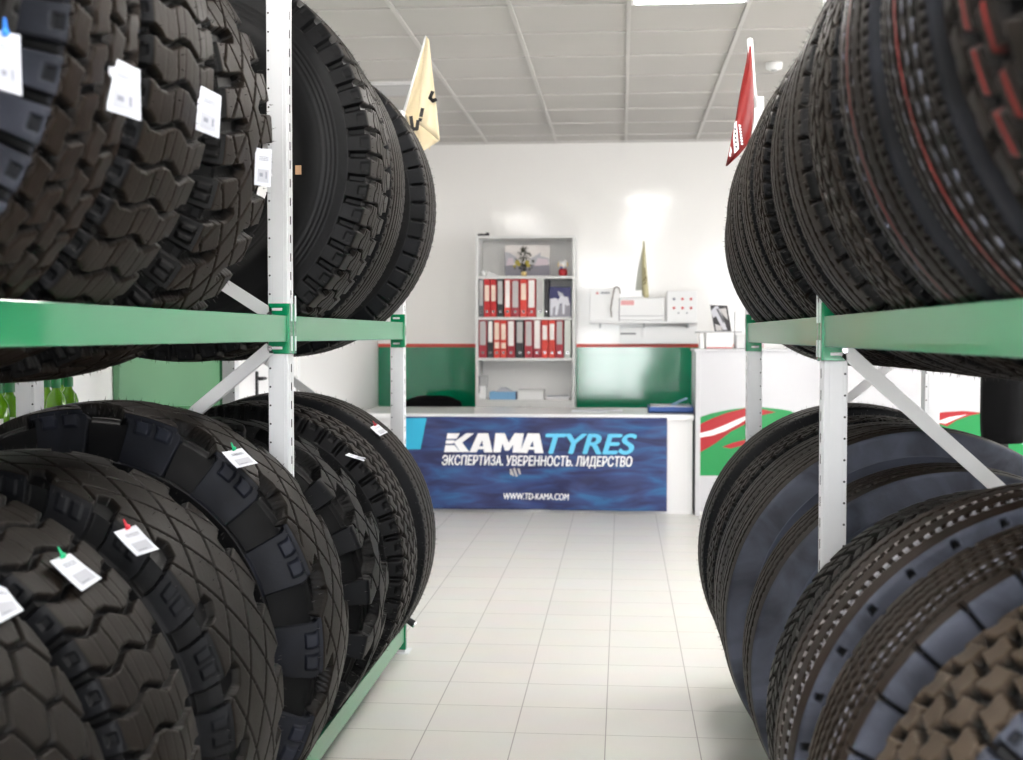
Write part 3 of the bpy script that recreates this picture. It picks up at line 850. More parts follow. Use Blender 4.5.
UR4 = tyre('brown-dusted small-block tyre above the near right post, upper deck', 'tyre', 1, 1, 2.22, .49, .28, pat_cell, dict(rows=6, gw=.0035, skew=.4, wob=.05), 60, .003, (.065, .050, .036), BL)
UR5 = tyre('tyre with shiny notched shoulder over the near right post, upper deck', 'tyre', 1, 1, 2.56, .49, .27, pat_rib, dict(amp=.004, cuts=1, ribs=(-.5, 0, .5)), 50, .003, BR, (.055, .055, .06))
UR6 = tyre('brown ribbed tyre straddling the near right post, upper deck', 'tyre', 1, 1, 2.86, .485, .25, pat_rib, dict(amp=.005, gw=.004), 64, .0035, BR)
UR7 = tyre('first tyre beyond the near right post, upper deck, speckled tread', 'tyre', 1, 1, 3.24, .485, .27, pat_cell, dict(rows=7, gw=.0028, skew=.5, wob=.05), 70, .0035, BR)
UR8 = tyre('second tyre beyond the near right post, upper deck, straight ribs', 'tyre', 1, 1, 3.56, .485, .27, pat_rib, dict(amp=.001, gw=.004), 64, .004, (.085, .066, .048))
UR9 = tyre('middle tyre of the far upper right bay, notched ribs', 'tyre', 1, 1, 3.88, .48, .27, pat_rib, ribd, 58, .004, BR)
UR10 = tyre('second last tyre of the upper right deck', 'tyre', 1, 1, 4.20, .475, .27, pat_rib, dict(amp=.004, nd=.006), 66, .004, BR)
UR11 = tyre('last tyre on the upper right deck beside the far post', 'tyre', 1, 1, 4.56, .452, .29, pat_rib, dict(amp=.002, gw=.005), 60, .004, BRD)
# ---- right rack, lower deck
LR1 = tyre('chunky brown block tyre in the bottom right corner', 'tyre', 1, 0, 1.62, .525, .32, pat_cell, dict(rows=4, gw=.006, skew=.18, wob=.06), 58, .003, (.33, .28, .23), (.30, .335, .46), .017, hairs=False, dusty=.35, sidem=SIDERUBB)
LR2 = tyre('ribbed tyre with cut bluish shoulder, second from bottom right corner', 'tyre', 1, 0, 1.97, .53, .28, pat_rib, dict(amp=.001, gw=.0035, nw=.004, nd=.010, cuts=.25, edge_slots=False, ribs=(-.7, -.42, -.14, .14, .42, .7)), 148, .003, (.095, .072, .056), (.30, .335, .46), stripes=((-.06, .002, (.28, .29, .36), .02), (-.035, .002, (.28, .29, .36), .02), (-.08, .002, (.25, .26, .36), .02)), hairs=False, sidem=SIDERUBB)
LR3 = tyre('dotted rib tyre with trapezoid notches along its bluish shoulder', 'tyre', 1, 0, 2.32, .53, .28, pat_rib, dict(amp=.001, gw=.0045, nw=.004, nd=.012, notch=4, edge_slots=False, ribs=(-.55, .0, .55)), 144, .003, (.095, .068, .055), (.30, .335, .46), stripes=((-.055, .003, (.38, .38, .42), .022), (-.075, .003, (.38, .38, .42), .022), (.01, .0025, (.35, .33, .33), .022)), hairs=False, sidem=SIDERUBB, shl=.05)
LR4 = tyre('herringbone tread tyre in front of the near right post, lower deck', 'tyre', 1, 0, 2.68, .505, .28, pat_herring, dict(), 52, .003, (.030, .027, .025), BL, hairs=False)
LR5 = tyre('smaller tyre with bare bluish sidewall just beyond the near right post', 'tyre', 1, 0, 3.24, .505, .25, pat_rib, dict(amp=.003, gw=.003, edge_slots=False, ribs=(-.6, -.2, .2, .6)), 70, .0035, (.060, .046, .035), (.28, .31, .42), sidem=SIDERUBB, hairs=False, shl=.055)
LR6 = tyre('tyre with pale smooth sidewall band, fourth from far end, lower right deck', 'tyre', 1, 0, 3.62, .535, .26, pat_rib, dict(amp=.002, gw=.004, edge_slots=False), 60, .0035, (.060, .046, .035), (.28, .31, .42), sidem=SIDERUBB, shl=.055, hairs=False)
LR7 = tyre('third tyre from the far end of the lower right deck', 'tyre', 1, 0, 3.92, .53, .27, pat_rib, dict(amp=.004, ribs=(-.5, 0, .5)), 60, .004, BRD)
LR8 = tyre('second tyre from the far end of the lower right deck', 'tyre', 1, 0, 4.24, .53, .27, pat_cell, dict(rows=6, gw=.003, skew=.4), 64, .004, BRD)
LR9 = tyre('farthest tyre on the lower right deck, against the far post', 'tyre', 1, 0, 4.58, .54, .28, pat_rib, dict(amp=.001, gw=.005, nd=.005), 60, .004, BRD)

# ------------------------------------------------------------------ price tags on the tyres
def hit(ty, px, py, extra=.004):
    d = ray(px, py); R = ty['R'] + extra
    a = d.x ** 2 + d.z ** 2; ox = -ty['cx']; oz = CAMZ - ty['cz']
    b = 2 * (ox * d.x + oz * d.z); c = ox * ox + oz * oz - R * R
    D = b * b - 4 * a * c
    if D < 0: return CO + d * (ty['yc'] / d.y), Vector((ty['side'] * -1, 0, .0))
    t = (-b - math.sqrt(D)) / (2 * a); p = CO + d * t
    n = Vector((p.x - ty['cx'], 0, p.z - ty['cz'])).normalized()
    return p, n
def tag(ty, corners, label, pin=None, hang=True, stick=.016):
    """corners tl,tr,br,bl in photo pixels"""
    cxp = sum(c[0] for c in corners) / 4; cyp = sum(c[1] for c in corners) / 4
    P, n = hit(ty, cxp, cyp, stick)
    Yd = P.y
    if hang:
        pts = [pix(x, y, Yd) for x, y in corners]
        # turn the left edge back a little towards the tyre so it follows the tread
        out = []
        for i, p in enumerate(pts):
            f = (p.x - P.x)
            out.append(p + Vector((0, f * .35, 0)))
        pts = out
        nn = (pts[1] - pts[0]).cross(pts[3] - pts[0]).normalized()
    else:
        pts = [hit(ty, x, y, stick)[0] for x, y in corners]
        nn = (pts[1] - pts[0]).cross(pts[3] - pts[0]).normalized()
    if nn.dot(CO - P) < 0: nn = -nn
    t = thing('price_tag', label, 'tag', tuple(P))
    tl, tr, br, bl = pts
    def at(u, v): return tl.lerp(tr, u).lerp(bl.lerp(br, u), v)
    # curled paper with notched top
    m = MB(); N = 8; M_ = 6
    gv = []
    for k, off in ((0, 0.0), (1, -.0006)):
        rows = []
        for j in range(N + 1):
            row = []
            for i in range(M_ + 1):
                u, v = i / M_, j / N
                p = at(u, v) + nn * (.003 * math.sin(v * PI) * (1 if hang else -.3) + off)
                if j == 0: p = p + (tl - bl).normalized() * random.uniform(-.0015, .0008)
                row.append(m.bm.verts.new(p))
            rows.append(row)
        for j in range(N):
            for i in range(M_):
                m.bm.faces.new((rows[j][i], rows[j][i + 1], rows[j + 1][i + 1], rows[j + 1][i]))
        gv.append(rows)
    a, b = gv
    for i in range(M_):
        m.bm.faces.new((a[0][i], a[0][i + 1], b[0][i + 1], b[0][i])); m.bm.faces.new((a[N][i], a[N][i + 1], b[N][i + 1], b[N][i]))
    for j in range(N):
        m.bm.faces.new((a[j][0], a[j + 1][0], b[j + 1][0], b[j][0])); m.bm.faces.new((a[j][M_], a[j + 1][M_], b[j + 1][M_], b[j][M_]))
    m.build('paper', PAPER, t)
    m = MB()
    def patch(u0, u1, v0, v1, mi):
        e = nn * (.0012 + .003 * math.sin((v0 + v1) / 2 * PI) * (1 if hang else -.3))
        m.prism([at(u0, v0) + e, at(u1, v0) + e, at(u1, v1) + e, at(u0, v1) + e], nn * .0003, mi)
    patch(.18, .85, .56, .90, 1)
    patch(.30, .50, .66, .76, 0); patch(.66, .74, .62, .80, 0); patch(.25, .6, .83, .86, 0)
    for k in range(3): patch(.25, .82, .22 + k * .045, .235 + k * .045, 0)
    m.build('print', [PRINT, PRINTL], t)
    if pin is not None:
        m = MB(); p = at(.5, .03)
        m.tube(p - nn * .004, p + nn * .006, .0035, .002, 8); m.ball(p + nn * .006, .005, n=8)
        m.tube(p + nn * .004, p + nn * .010 + (tl - bl).normalized() * .016, .003, .0015, 8)
        m.build('pin', pin, t)
    return t
tag(UL1, [(-6, 30), (18, 34), (20, 95), (-4, 88)], 'white tag with blue pin at the upper left photo edge', BLUEPIN)
tag(UL2, [(111, 56), (138, 69), (139, 120), (109, 111)], 'white hanging tag, largest one on the upper left tyres')
tag(UL3, [(200, 85), (220, 95), (218, 138), (197, 130)], 'white hanging tag, second from the near left post, upper deck')
tag(UL4, [(256, 148), (271, 149), (270, 187), (255, 185)], 'small white hanging tag right beside the near left post')
tag(LL1, [(-14, 580), (6, 588), (24, 610), (-2, 624)], 'white tag cut by the left photo edge, lower deck', None, False)
tag(LL2, [(50, 561), (70, 553), (102, 578), (82, 591)], 'white tag with green pin, lower left deck near the corner', GREENPIN, False)
tag(LL3, [(114, 532), (136, 525), (159, 549), (137, 556)], 'white tag with red pin on the wide lower left tyre', REDPIN, False, .024)
tag(LL4, [(222, 452), (242, 448), (258, 463), (237, 468)], 'white tag with green pin on the biggest lower left tyre', GREENPIN, False, .024)
tag(LL5, [(345, 455), (349, 453), (366, 458), (364, 461)], 'small white tag edge-on on the dark lugged tyre', None, False)
tag(LL6, [(370, 427), (378, 424), (388, 432), (380, 436)], 'tiny white tag with red pin on the small-block tyre by far post', REDPIN, False)

# pipe poking out of the lower left deck at the far end
p0 = pix(417, 626, 5.10); 
t = thing('metal_pipe', 'short black pipe poking out under the last lower left tyre', 'pipe', tuple(p0))
zz = ZLW + .016
mb = MB(); mb.tube((-.835, 5.07, .150), (-1.0, 5.075, .255), .014, n=20); mb.build('body', BLACKPL, t, smooth=False)
MB().tube((-.8305, 5.0699, .1471), (-.835, 5.07, .150), .0146, .0146, n=20).build('end_cap', CHROME, t)

# ------------------------------------------------------------------ flags on the posts
def cloth_from_grid(name, grid, material, parent, th=.0015, mats=None):
    m = MB(); nr, nc_ = len(grid), len(grid[0])
    vs = [[m.bm.verts.new(p) for p in row] for row in grid]
    for j in range(nr - 1):
        for i in range(nc_ - 1):
            m.bm.faces.new((vs[j][i], vs[j][i + 1], vs[j + 1][i + 1], vs[j + 1][i]))
    o = m.build(name, material, parent, smooth=True)
    md = o.modifiers.new('thickness', 'SOLIDIFY'); md.thickness = th; md.offset = 0
    return o
def letter_strokes(strokes, w, nrm, th=.002):
    """strokes: list of polylines of world points; ribbons of width w lying in plane normal nrm"""
    m = MB()
    for pl_ in strokes:
        for a, b in zip(pl_, pl_[1:]):
            d = (b - a).normalized(); s = d.cross(nrm).normalized() * w / 2
            e = d * w * .25
            m.prism([a - s - e, a + s - e, b + s + e, b - s + e], nrm * th)
    return m
# cream flag on the far left post: a pennant folded over its slanting stick
Yf = 5.16
t = thing('pennant_flag', 'cream flag with black letters on top of the far left post', 'flag', tuple(pix(402, 118, Yf)))
nrm = Vector((0, -1, 0))
MB().tube(pix(399.5, 160, Yf + .0), pix(404, 112, Yf), .006, n=10).tube(pix(404, 112, Yf), pix(426, 36, Yf - .01), .006, .004, n=10).build('stick', WHITEP, t, smooth=True)
# left leaf: stick edge (404,112)-(426,36) ... fold line (432,60)-(420,120)
def quadgrid(c, n=10, m=6, wave=.012, ph=0.0, Y=Yf, bend=0.0):
    g = []
    for j in range(n + 1):
        row = []
        for i in range(m + 1):
            u, v = i / m, j / n
            x = (c[0][0] * (1 - u) + c[1][0] * u) * (1 - v) + (c[3][0] * (1 - u) + c[2][0] * u) * v
            y = (c[0][1] * (1 - u) + c[1][1] * u) * (1 - v) + (c[3][1] * (1 - u) + c[2][1] * u) * v
            row.append(pix(x, y, Y + bend * u + wave * math.sin(u * 5 + v * 3 + ph)))
        g.append(row)
    return g
cloth_from_grid('inner_leaf', quadgrid([(425.5, 38), (427.5, 38), (430, 150), (404, 113)], 12, 8, .01, 0, Yf + .03), CREAM, t)
cloth_from_grid('lower_leaf', quadgrid([(405, 112), (418, 122), (439, 141), (417, 155)], 8, 8, .012, 1, Yf + .01), CREAM, t)
cloth_from_grid('outer_leaf', quadgrid([(426, 36), (429, 40), (440, 141), (417, 123)], 12, 8, .008, 2, Yf - .03, -.02), CREAM, t)
Yn = Yf - .06
m = letter_strokes([[pix(x, y, Yn) for x, y in ((411, 117), (412.5, 129), (417, 129), (418, 121))],
                    [pix(x, y, Yn) for x, y in ((421, 116), (422.5, 109))], [pix(x, y, Yn) for x, y in ((420, 120.5), (420.4, 119))],
                    [pix(x, y, Yn) for x, y in ((432.5, 92), (430, 98), (433, 101), (436, 99.5))]], .014, nrm)
m.build('lettering', BLACKINK, t)
# red flag on the far right post
Yr = 4.78
t = thing('pennant_flag', 'red flag with white lettering on top of the far right post', 'flag', tuple(pix(752, 118, Yr)))
MB().tube(pix(756, 150, Yr), pix(755, 108, Yr), .006, n=10).tube(pix(755, 108, Yr), pix(750, 41, Yr - .02), .008, .011, n=12).ball(pix(750, 41, Yr - .02), .012, n=10).build('stick', WHITEP, t, smooth=True)
g = []
rows = [(46, 748.5, 751), (60, 746.5, 752), (75, 743.5, 753), (90, 740.5, 753.5), (105, 738, 753.8), (118, 736, 753.4), (130, 733, 752), (140, 731, 750), (148, 729.5, 745), (156, 728, 738), (166, 725.8, 727)]
for (y, a, b) in rows:
    g.append([pix(a + (b - a) * i / 8, y + (3 if i == 0 else 0) * 0 + (0), Yr - .03 + .02 * math.sin(i / 8 * 4 + y * .03)) for i in range(9)])
cloth_from_grid('cloth', g, REDCL, t)
cloth_from_grid('back_fold', [[pix(753, 96 + j * 4, Yr + .02), pix(757.5, 97 + j * 4 - abs(j - 2), Yr + .03)] for j in range(3)], REDCL, t)
cloth_from_grid('white_fold', [[pix(752 + j * .5, 80 + j * 6, Yr + .0), pix(755.5 + j * .6, 82 + j * 6, Yr + .015)] for j in range(5)], WHITEP, t)
Yn = Yr - .065
m = MB()
m.prism([pix(x, y, Yn) for x, y in ((734.5, 123), (736.5, 121), (739, 149), (734.5, 153.5), (733, 138))], Vector((0, -.002, 0)), 0)
for k in range(5):
    y = 128 + k * 4.4; x = 734.9 + k * .25
    m.prism([pix(x - .6, y, Yn - .003), pix(x + 1.0, y, Yn - .003), pix(x + 1.2, y + 2.2, Yn - .003), pix(x - .5, y + 2.2, Yn - .003)], Vector((0, -.001, 0)), 1)
for k in range(7):
    y = 124.5 + k * 3.0; x = 738.6 + k * .38
    m.prism([pix(x, y, Yn), pix(x + 2.2, y + .6, Yn), pix(x + 2.3, y + 2.5, Yn), pix(x + .2, y + 2.1, Yn)], Vector((0, -.002, 0)), 0)
m.prism([pix(x, y, Yn) for x, y in ((730.6, 146), (731.8, 151), (730.6, 157), (728.9, 156))], Vector((0, -.002, 0)), 0)
m.build('lettering', [TWHITE, BLACKINK], t)

# ------------------------------------------------------------------ service desk with banner
DY0, DY1 = 9.44, 10.30; DZ = .735
dx0 = -2.0; dx1 = pix(694, 410, DY0).x
t = thing('service_desk', 'long white service desk carrying the blue banner', 'desk', ((dx0 + dx1) / 2, (DY0 + DY1) / 2, 0))
MB().box(dx0, dx1, DY0 - .03, DY1, DZ - .035, DZ, .004).build('worktop', DESKTOP, t)
MB().box(dx0, dx1, DY0 - .034, DY0 - .028, DZ - .04, DZ - .004, .001).build('edge_band', DESKW, t)
MB().box(dx0 + .03, dx1 - .01, DY0, DY0 + .02, .0, DZ - .035).build('front_panel', DESKW, t)
for x in (dx0 + .01, -.9, dx1 - .03): MB().box(x, x + .02, DY0 + .02, DY1 - .02, 0, DZ - .035).build('side_panel', DESKW, t)
# banner
BY = DY0 - .036
bx0 = pix(398, 460, BY).x; bx1 = pix(667, 460, BY).x; bz1 = pix(622, 417.5, BY).z; bz0 = pix(622, 510.5, BY).z
def wr(x, z):
    u = (x - bx0) / (bx1 - bx0); w = (z - bz0) / (bz1 - bz0)
    h = .006 * math.sin(9 * u + 3 * w) + .004 * math.sin(23 * u - 7 * w + 1) + .003 * math.sin(5 * w + 31 * u)
    # diagonal crease from the upper right corner
    for (c, a, k) in ((1.0, .95, .010), (.80, 1.7, .006), (.12, -1.1, .006)):
        d = (u - c) * a * 2.2 + (1 - w)
        h -= k * math.exp(-(d / .09) ** 2)
    return BY - .022 - h
g = []
NX, NZ = 260, 80
for j in range(NZ + 1):
    z = bz0 + (bz1 - bz0) * j / NZ; g.append([Vector((bx0 + (bx1 - bx0) * i / NX, wr(bx0 + (bx1 - bx0) * i / NX, z), z)) for i in range(NX + 1)])
bn = thing('banner', 'blue tyre advertising banner hung on the front of the desk', 'banner', ((bx0 + bx1) / 2, BY - .01, bz0))
cloth_from_grid('cloth', g, BANNERM, bn, .001)
def on_banner(px, py): 
    p = pix(px, py, BY); return p
def banner_polys(polys, material, name, sub=True, lift=.008):
    m = MB()
    for pl_ in polys:
        ps = [on_banner(x, y) for x, y in pl_]
        vs = [m.bm.verts.new(p) for p in ps]; m.bm.faces.new(vs)
    bmesh.ops.triangulate(m.bm, faces=m.bm.faces[:])
    for _ in range(3):
        es = [e for e in m.bm.edges if e.calc_length() > .03]
        if es: bmesh.ops.subdivide_edges(m.bm, edges=es, cuts=1)
        bmesh.ops.triangulate(m.bm, faces=[f for f in m.bm.faces if len(f.verts) > 3])
    for v in m.bm.verts: v.co.y = wr(v.co.x, v.co.z) - lift
    o = m.build(name, material, bn)
    md = o.modifiers.new('thickness', 'SOLIDIFY'); md.thickness = .001
    return o
banner_polys([[(399, 418), (427, 418), (421, 449), (399, 449)]], BCYAN, 'cyan_corner', lift=.003)
def kc(pts): return [(430 + x / 7.87, 420 + y / 7.87) for x, y in pts]
logo = [kc(p) for p in (
    [(140, 103), (238, 103), (213, 146), (133, 146)], [(131, 157), (200, 157), (184, 184), (126, 184)], [(124, 196), (196, 196), (240, 249), (117, 249)],
    [(190, 172), (290, 102), (352, 102), (256, 176)], [(190, 172), (256, 176), (312, 250), (242, 250)],
    [(382, 102), (422, 102), (414, 158), (390, 205), (370, 252), (312, 252)], [(422, 102), (462, 102), (495, 252), (428, 252), (421, 205), (414, 158)], [(390, 205), (421, 205), (424, 228), (380, 228)],
    [(500, 252), (518, 102), (590, 102), (572, 182), (557, 252)], [(590, 102), (622, 176), (622, 238), (592, 238), (572, 182)], [(622, 176), (668, 102), (664, 185), (622, 238)], [(668, 102), (742, 102), (714, 254), (652, 254), (664, 185)],
    [(772, 102), (818, 102), (812, 160), (788, 207), (768, 257), (708, 254)], [(818, 102), (864, 102), (896, 257), (826, 257), (819, 207), (812, 160)], [(788, 207), (819, 207), (822, 230), (778, 230)])]
o = banner_polys(logo, TWHITE, 'logo'); o['label'] = 'white KAMA logo lettering'
banner_polys([kc(p) for p in ([(628, 385), (642, 380), (668, 436), (654, 438)], [(655, 378), (672, 374), (694, 440), (678, 444)], [(690, 380), (706, 378), (718, 422), (706, 428)], [(628, 408), (638, 404), (650, 428), (638, 432)])], LABG, 'small_mark')
def text_on_banner(body, px0, px1, py0, py1, material, name, offset=.03, shear=.25, bold=0.0, slope=0.0):
    cu = bpy.data.curves.new('txt', 'FONT'); cu.body = body; cu.size = 1; cu.offset = offset; cu.shear = shear; cu.resolution_u = 8
    ob = bpy.data.objects.new('txt', cu); C.objects.link(ob)
    bpy.context.view_layer.update()
    dg = bpy.context.evaluated_depsgraph_get()
    me = bpy.data.meshes.new_from_object(ob.evaluated_get(dg))
    C.objects.unlink(ob); bpy.data.objects.remove(ob)
    a = on_banner(px0, py1); b = on_banner(px1, py0)
    xs = [v.co.x for v in me.vertices]; ys = [v.co.y for v in me.vertices]
    x0, x1, y0, y1 = min(xs), max(xs), min(ys), max(ys)
    m = MB(); m.bm.from_mesh(me)
    for v in m.bm.verts:
        fx = (v.co.x - x0) / (x1 - x0); fz = (v.co.y - y0) / (y1 - y0)
        v.co = Vector((a.x + (b.x - a.x) * fx, 0, a.z + (b.z - a.z) * fz - slope * fx))
    for v in m.bm.verts: v.co.y = wr(v.co.x, v.co.z) - .013
    if bold:
        src = m.bm.verts[:] + m.bm.edges[:] + m.bm.faces[:]
        for k, (dx, dz) in enumerate(((-bold, 0), (bold, 0), (0, bold * .6), (0, -bold * .6))):
            r = bmesh.ops.duplicate(m.bm, geom=src)
            bmesh.ops.translate(m.bm, vec=(dx, -.0002 * (k + 1), dz), verts=[g_ for g_ in r['geom'] if isinstance(g_, bmesh.types.BMVert)])
    o = m.build(name, material, bn)
    return o
    bpy.data.meshes.remove(me)
    o = m.build(name, material, bn)
    return o
text_on_banner('TYRES', 546.5, 636, 434, 453, TCYAN, 'lettering', .0, .25, .007)['label'] = 'cyan TYRES lettering'
text_on_banner('ЭКСПЕРТИЗА. УВЕРЕННОСТЬ. ЛИДЕРСТВО', 443, 632, 456, 466.5, TWHITE, 'lettering', .0, .15, .0022)['label'] = 'white Cyrillic slogan'
text_on_banner('WWW.TD-KAMA.COM', 504, 569, 493.3, 498.8, TWHITE, 'lettering', .0, .12, .0012)['label'] = 'small white web address'

# folder tray on the desk
a = pix(648, 410, 9.75); b_ = pix(693, 410, 9.75)
t = thing('document_tray', 'blue document tray with papers on the right end of desk', 'tray', ((a.x + b_.x) / 2, 9.78, DZ))
MB().box(a.x, b_.x, 9.62, 9.94, DZ, DZ + .012, .002).box(a.x, b_.x, 9.62, 9.63, DZ, DZ + .045, .002).box(a.x, a.x + .01, 9.62, 9.94, DZ, DZ + .045, .002).box(b_.x - .01, b_.x, 9.62, 9.94, DZ, DZ + .045, .002).build('tray_body', BLUEF, t)
MB().box(a.x + .02, b_.x - .02, 9.64, 9.92, DZ + .012, DZ + .052).build('paper_stack', PAPER, t)
q0 = pix(672, 405, 9.8)
M = Matrix.Translation((q0.x + .05, 9.8, DZ + .075)) @ Matrix.Rotation(math.radians(-24), 4, 'Y')
MB().box(-.07, .07, -.1, .1, -.002, .002, 0, 0, M).build('raised_sheet', BLUEB, t)
a = pix(590, 410, 9.8)
t = thing('paper_sheet', 'white paper lying flat in the middle of the desk top', 'paper', (a.x, 9.8, DZ))
MB().box(a.x - .14, a.x + .14, 9.68, 9.92, DZ, DZ + .003).box(a.x - .02, a.x + .25, 9.70, 9.9, DZ + .003, DZ + .006).build('sheet', PAPER, t)

# black office chairs
def chair(label, x, y, zt, w, rot=0.0):
    t = thing('office_chair', label, 'chair', (x, y, 0), rotz=0)
    m = MB(); n = 14
    # curved rounded backrest
    g = []
    for s in (0, 1):
        rows = []
        for j in range(9):
            v = j / 8; z = zt - .42 + .42 * v
            ww = w / 2 * (1 - .10 * (2 * v - 1) ** 4 - (.12 * max(0, v - .85) / .15))
            rows.append([m.bm.verts.new((x + ww * (2 * i / n - 1), y + .05 * (1 - (2 * i / n - 1) ** 2) * -1 + .0 + s * .05, z - .035 * abs(2 * i / n - 1) ** 4 * (v > .9))) for i in range(n + 1)])
        g.append(rows)
    for rows in g:
        for j in range(8):
            for i in range(n): m.bm.faces.new((rows[j][i], rows[j][i + 1], rows[j + 1][i + 1], rows[j + 1][i]))
    for j in range(8):
        for i in (0, n): m.bm.faces.new((g[0][j][i], g[0][j + 1][i], g[1][j + 1][i], g[1][j][i]))
    for i in range(n):
        for j in (0, 8): m.bm.faces.new((g[0][j][i], g[0][j][i + 1], g[1][j][i + 1], g[1][j][i]))
    m.build('backrest', BLACKCL, t, smooth=True)
    MB().box(x - w / 2, x + w / 2, y - .48, y - .04, .42, .50, .03).build('seat', BLACKCL, t, smooth=True)
    MB().box(x - .03, x + .03, y + .02, y + .04, .40, zt - .30, .004).box(x - .03, x + .03, y - .2, y + .04, .39, .41, .004).build('back_support', BLACKPL, t)
    MB().tube((x, y - .24, .10), (x, y - .24, .42), .025).build('column', BLACKPL, t)
    for k in range(5):
        a = k * 2 * PI / 5 + .3; e = Vector((x + .28 * math.cos(a), y - .24 + .28 * math.sin(a), .07))
        l = MB().tube((x, y - .24, .10), e, .02, .014, 10).build('base_leg', BLACKPL, t)
        MB().tube((e.x - .012, e.y, .03), (e.x + .012, e.y, .03), .03, n=14).tube((e.x, e.y, .045), (e.x, e.y, .08), .008, n=8).build('caster', BLACKPL, l)
    return t
c0 = pix(433, 400, 10.55)
chair('black office chair behind the desk left of the bookcase', c0.x, 10.52, pix(433, 395.5, 10.5).z, .50)
c1 = pix(998, 400, 6.3)
chair('black office chair glimpsed behind the right rack', c1.x + .03, 6.3, 1.22, .20)

# ------------------------------------------------------------------ bookcase
KY = 10.66
x0, x1 = pix(475.5, 300, KY).x, pix(575, 300, KY).x
zt = pix(525, 235.5, KY).z
t = thing('bookcase', 'tall pale grey bookcase of ring binders against the back wall', 'bookcase', ((x0 + x1) / 2, (KY + YB) / 2, 0))
KB = YB - .02
W_ = .022
MB().box(x0, x0 + W_, KY, KB, 0, zt, .0015).build('side_panel', SHELFW, t)
MB().box(x1 - W_, x1, KY, KB, 0, zt, .0015).build('side_panel', SHELFW, t)
MB().box(x0 + W_, x1 - W_, KY, KB, zt - .022, zt, .0015).build('top_panel', SHELFW, t)
MB().box(x0 + W_, x1 - W_, KB - .008, KB, 0, zt - .022).build('back_panel', SHELFB, t)
shz_ = [pix(525, y, KY).z for y in (276, 317, 358, 400)]
for z in shz_: MB().box(x0 + W_, x1 - W_, KY + .002, KB - .008, z - .022, z, .0015).build('shelf', SHELFW, t)
xm = (x0 + x1) / 2
for (a, b) in ((x0 + W_ + .002, xm - .002), (xm + .002, x1 - W_ - .002)):
    d = MB().box(a, b, KY - .016, KY - .0005, .06, shz_[3] - .024, .0015).build('door', SHELFW, t)
    hx = xm - .045 if a < xm - .1 else xm + .045
    MB().tube((hx, KY - .017, shz_[3] - .08), (hx, KY - .04, shz_[3] - .08), .005, n=8).tube((hx, KY - .04, shz_[3] - .085), (hx, KY - .04, shz_[3] - .045), .006, n=8).build('handle', CHROME, d)
MB().box(x0 + W_, x1 - W_, KY + .02, KY + .035, 0, .06).build('plinth', SHELFW, t)
def binder(px0, px1, zs, body, lab, l0, l1, label, y2=None, dark=False):
    a = pix(px0, 300, KY + .02).x; b = pix(px1, 300, KY + .02).x
    h = .318
    t = thing('ring_binder', label, 'ring binder', ((a + b) / 2, KY + .15, zs), 'ring binders on the bookcase shelves')
    MB().box(a, b, KY + .012, KY + .285, zs, zs + h, .003).build('cover', body, t)
    w = (b - a)
    labs = [(l0, l1)] + ([y2] if y2 else [])
    for (u, v) in labs:
        MB().box(a + w * .14, b - w * .14, KY + .0108, KY + .0122, zs + h * u, zs + h * v).build('spine_label', lab, t)
    hc = (a + b) / 2
    MB().tube((hc, KY + .0095, zs + .045), (hc, KY + .0121, zs + .045), min(.011, w * .28), n=18).build('finger_ring', CHROME, t)
    MB().tube((hc, KY + .0088, zs + .045), (hc, KY + .0096, zs + .045), min(.007, w * .18), n=14).build('finger_hole', DARKHOLE, t)
z1, z2 = shz_[1], shz_[2]
row1 = [(479, 483.6, BIGRY, LABG, .30, .97, 'charcoal binder with grey label at the left end of the upper row'),
        (484, 490.2, BIRED, LABCREAM, .42, .84, 'red binder with cream label, second on the upper row'),
        (490.6, 496.4, BIRED, LABCREAM, .42, .84, 'red binder with cream label, third on the upper row'),
        (497.2, 503.4, BIBLK, LABG, .34, .95, 'black binder with grey label between red ones, upper row'),
        (504.4, 510.8, BIORG, LABW, .25, .97, 'scarlet binder with tall white label right of the black one, upper row'),
        (511.4, 519.4, BICRIM, LABG, .25, .95, 'wide crimson binder with tall grey label, upper row'),
        (520.2, 527, BIORG, LABCREAM, .45, .88, 'scarlet binder with short label in the middle of upper row'),
        (527.5, 535.6, BIRED, LABW, .25, .97, 'wide red binder with big white label, upper row'),
        (536.6, 544, BIWHT, LABG, .15, .97, 'white binder beside the black binder, upper row'),
        (544.4, 548.4, BIBLK, BIBLK, .3, .9, 'plain black binder left of the blue horse picture')]
row2 = [(478.8, 487, BICRIM, LABG, .34, .97, 'crimson binder with grey label, left end of lower row'),
        (487.6, 493.2, BIBLK, LABW, .42, .97, 'narrow black binder with white label, second on lower row'),
        (493.8, 500, BIORG, LABCREAM, .48, .93, 'scarlet binder with two labels, third on lower row', (.25, .42)),
        (500.5, 506.6, BIORG, LABCREAM, .48, .90, 'scarlet binder with two labels, fourth on lower row', (.25, .40)),
        (507.2, 515, BICRIM, LABW, .32, .97, 'crimson binder with white label left of the patterned one, lower row'),
        (515.8, 523.8, BIBLK, LABG, .40, .95, 'black binder with mottled grey label, middle of lower row'),
        (524.5, 532.8, BICRIM, LABG, .32, .96, 'crimson binder with grey label right of the black one, lower row'),
        (533.4, 541.2, BICRIM, LABW, .25, .99, 'crimson binder with longest white label, lower row'),
        (541.7, 548.2, BIORG, LABW, .48, .86, 'bright scarlet binder with short white label, left of its twin'),
        (548.9, 555.2, BIORG, LABW, .48, .90, 'bright scarlet binder with short white label, right of its twin'),
        (555.8, 563.4, BICRIM, LABG, .36, .96, 'dark crimson binder next to the white one, lower row'),
        (564.4, 570.8, BIWHT, BIWHT, .1, .95, 'white binder at the right end of lower row')]
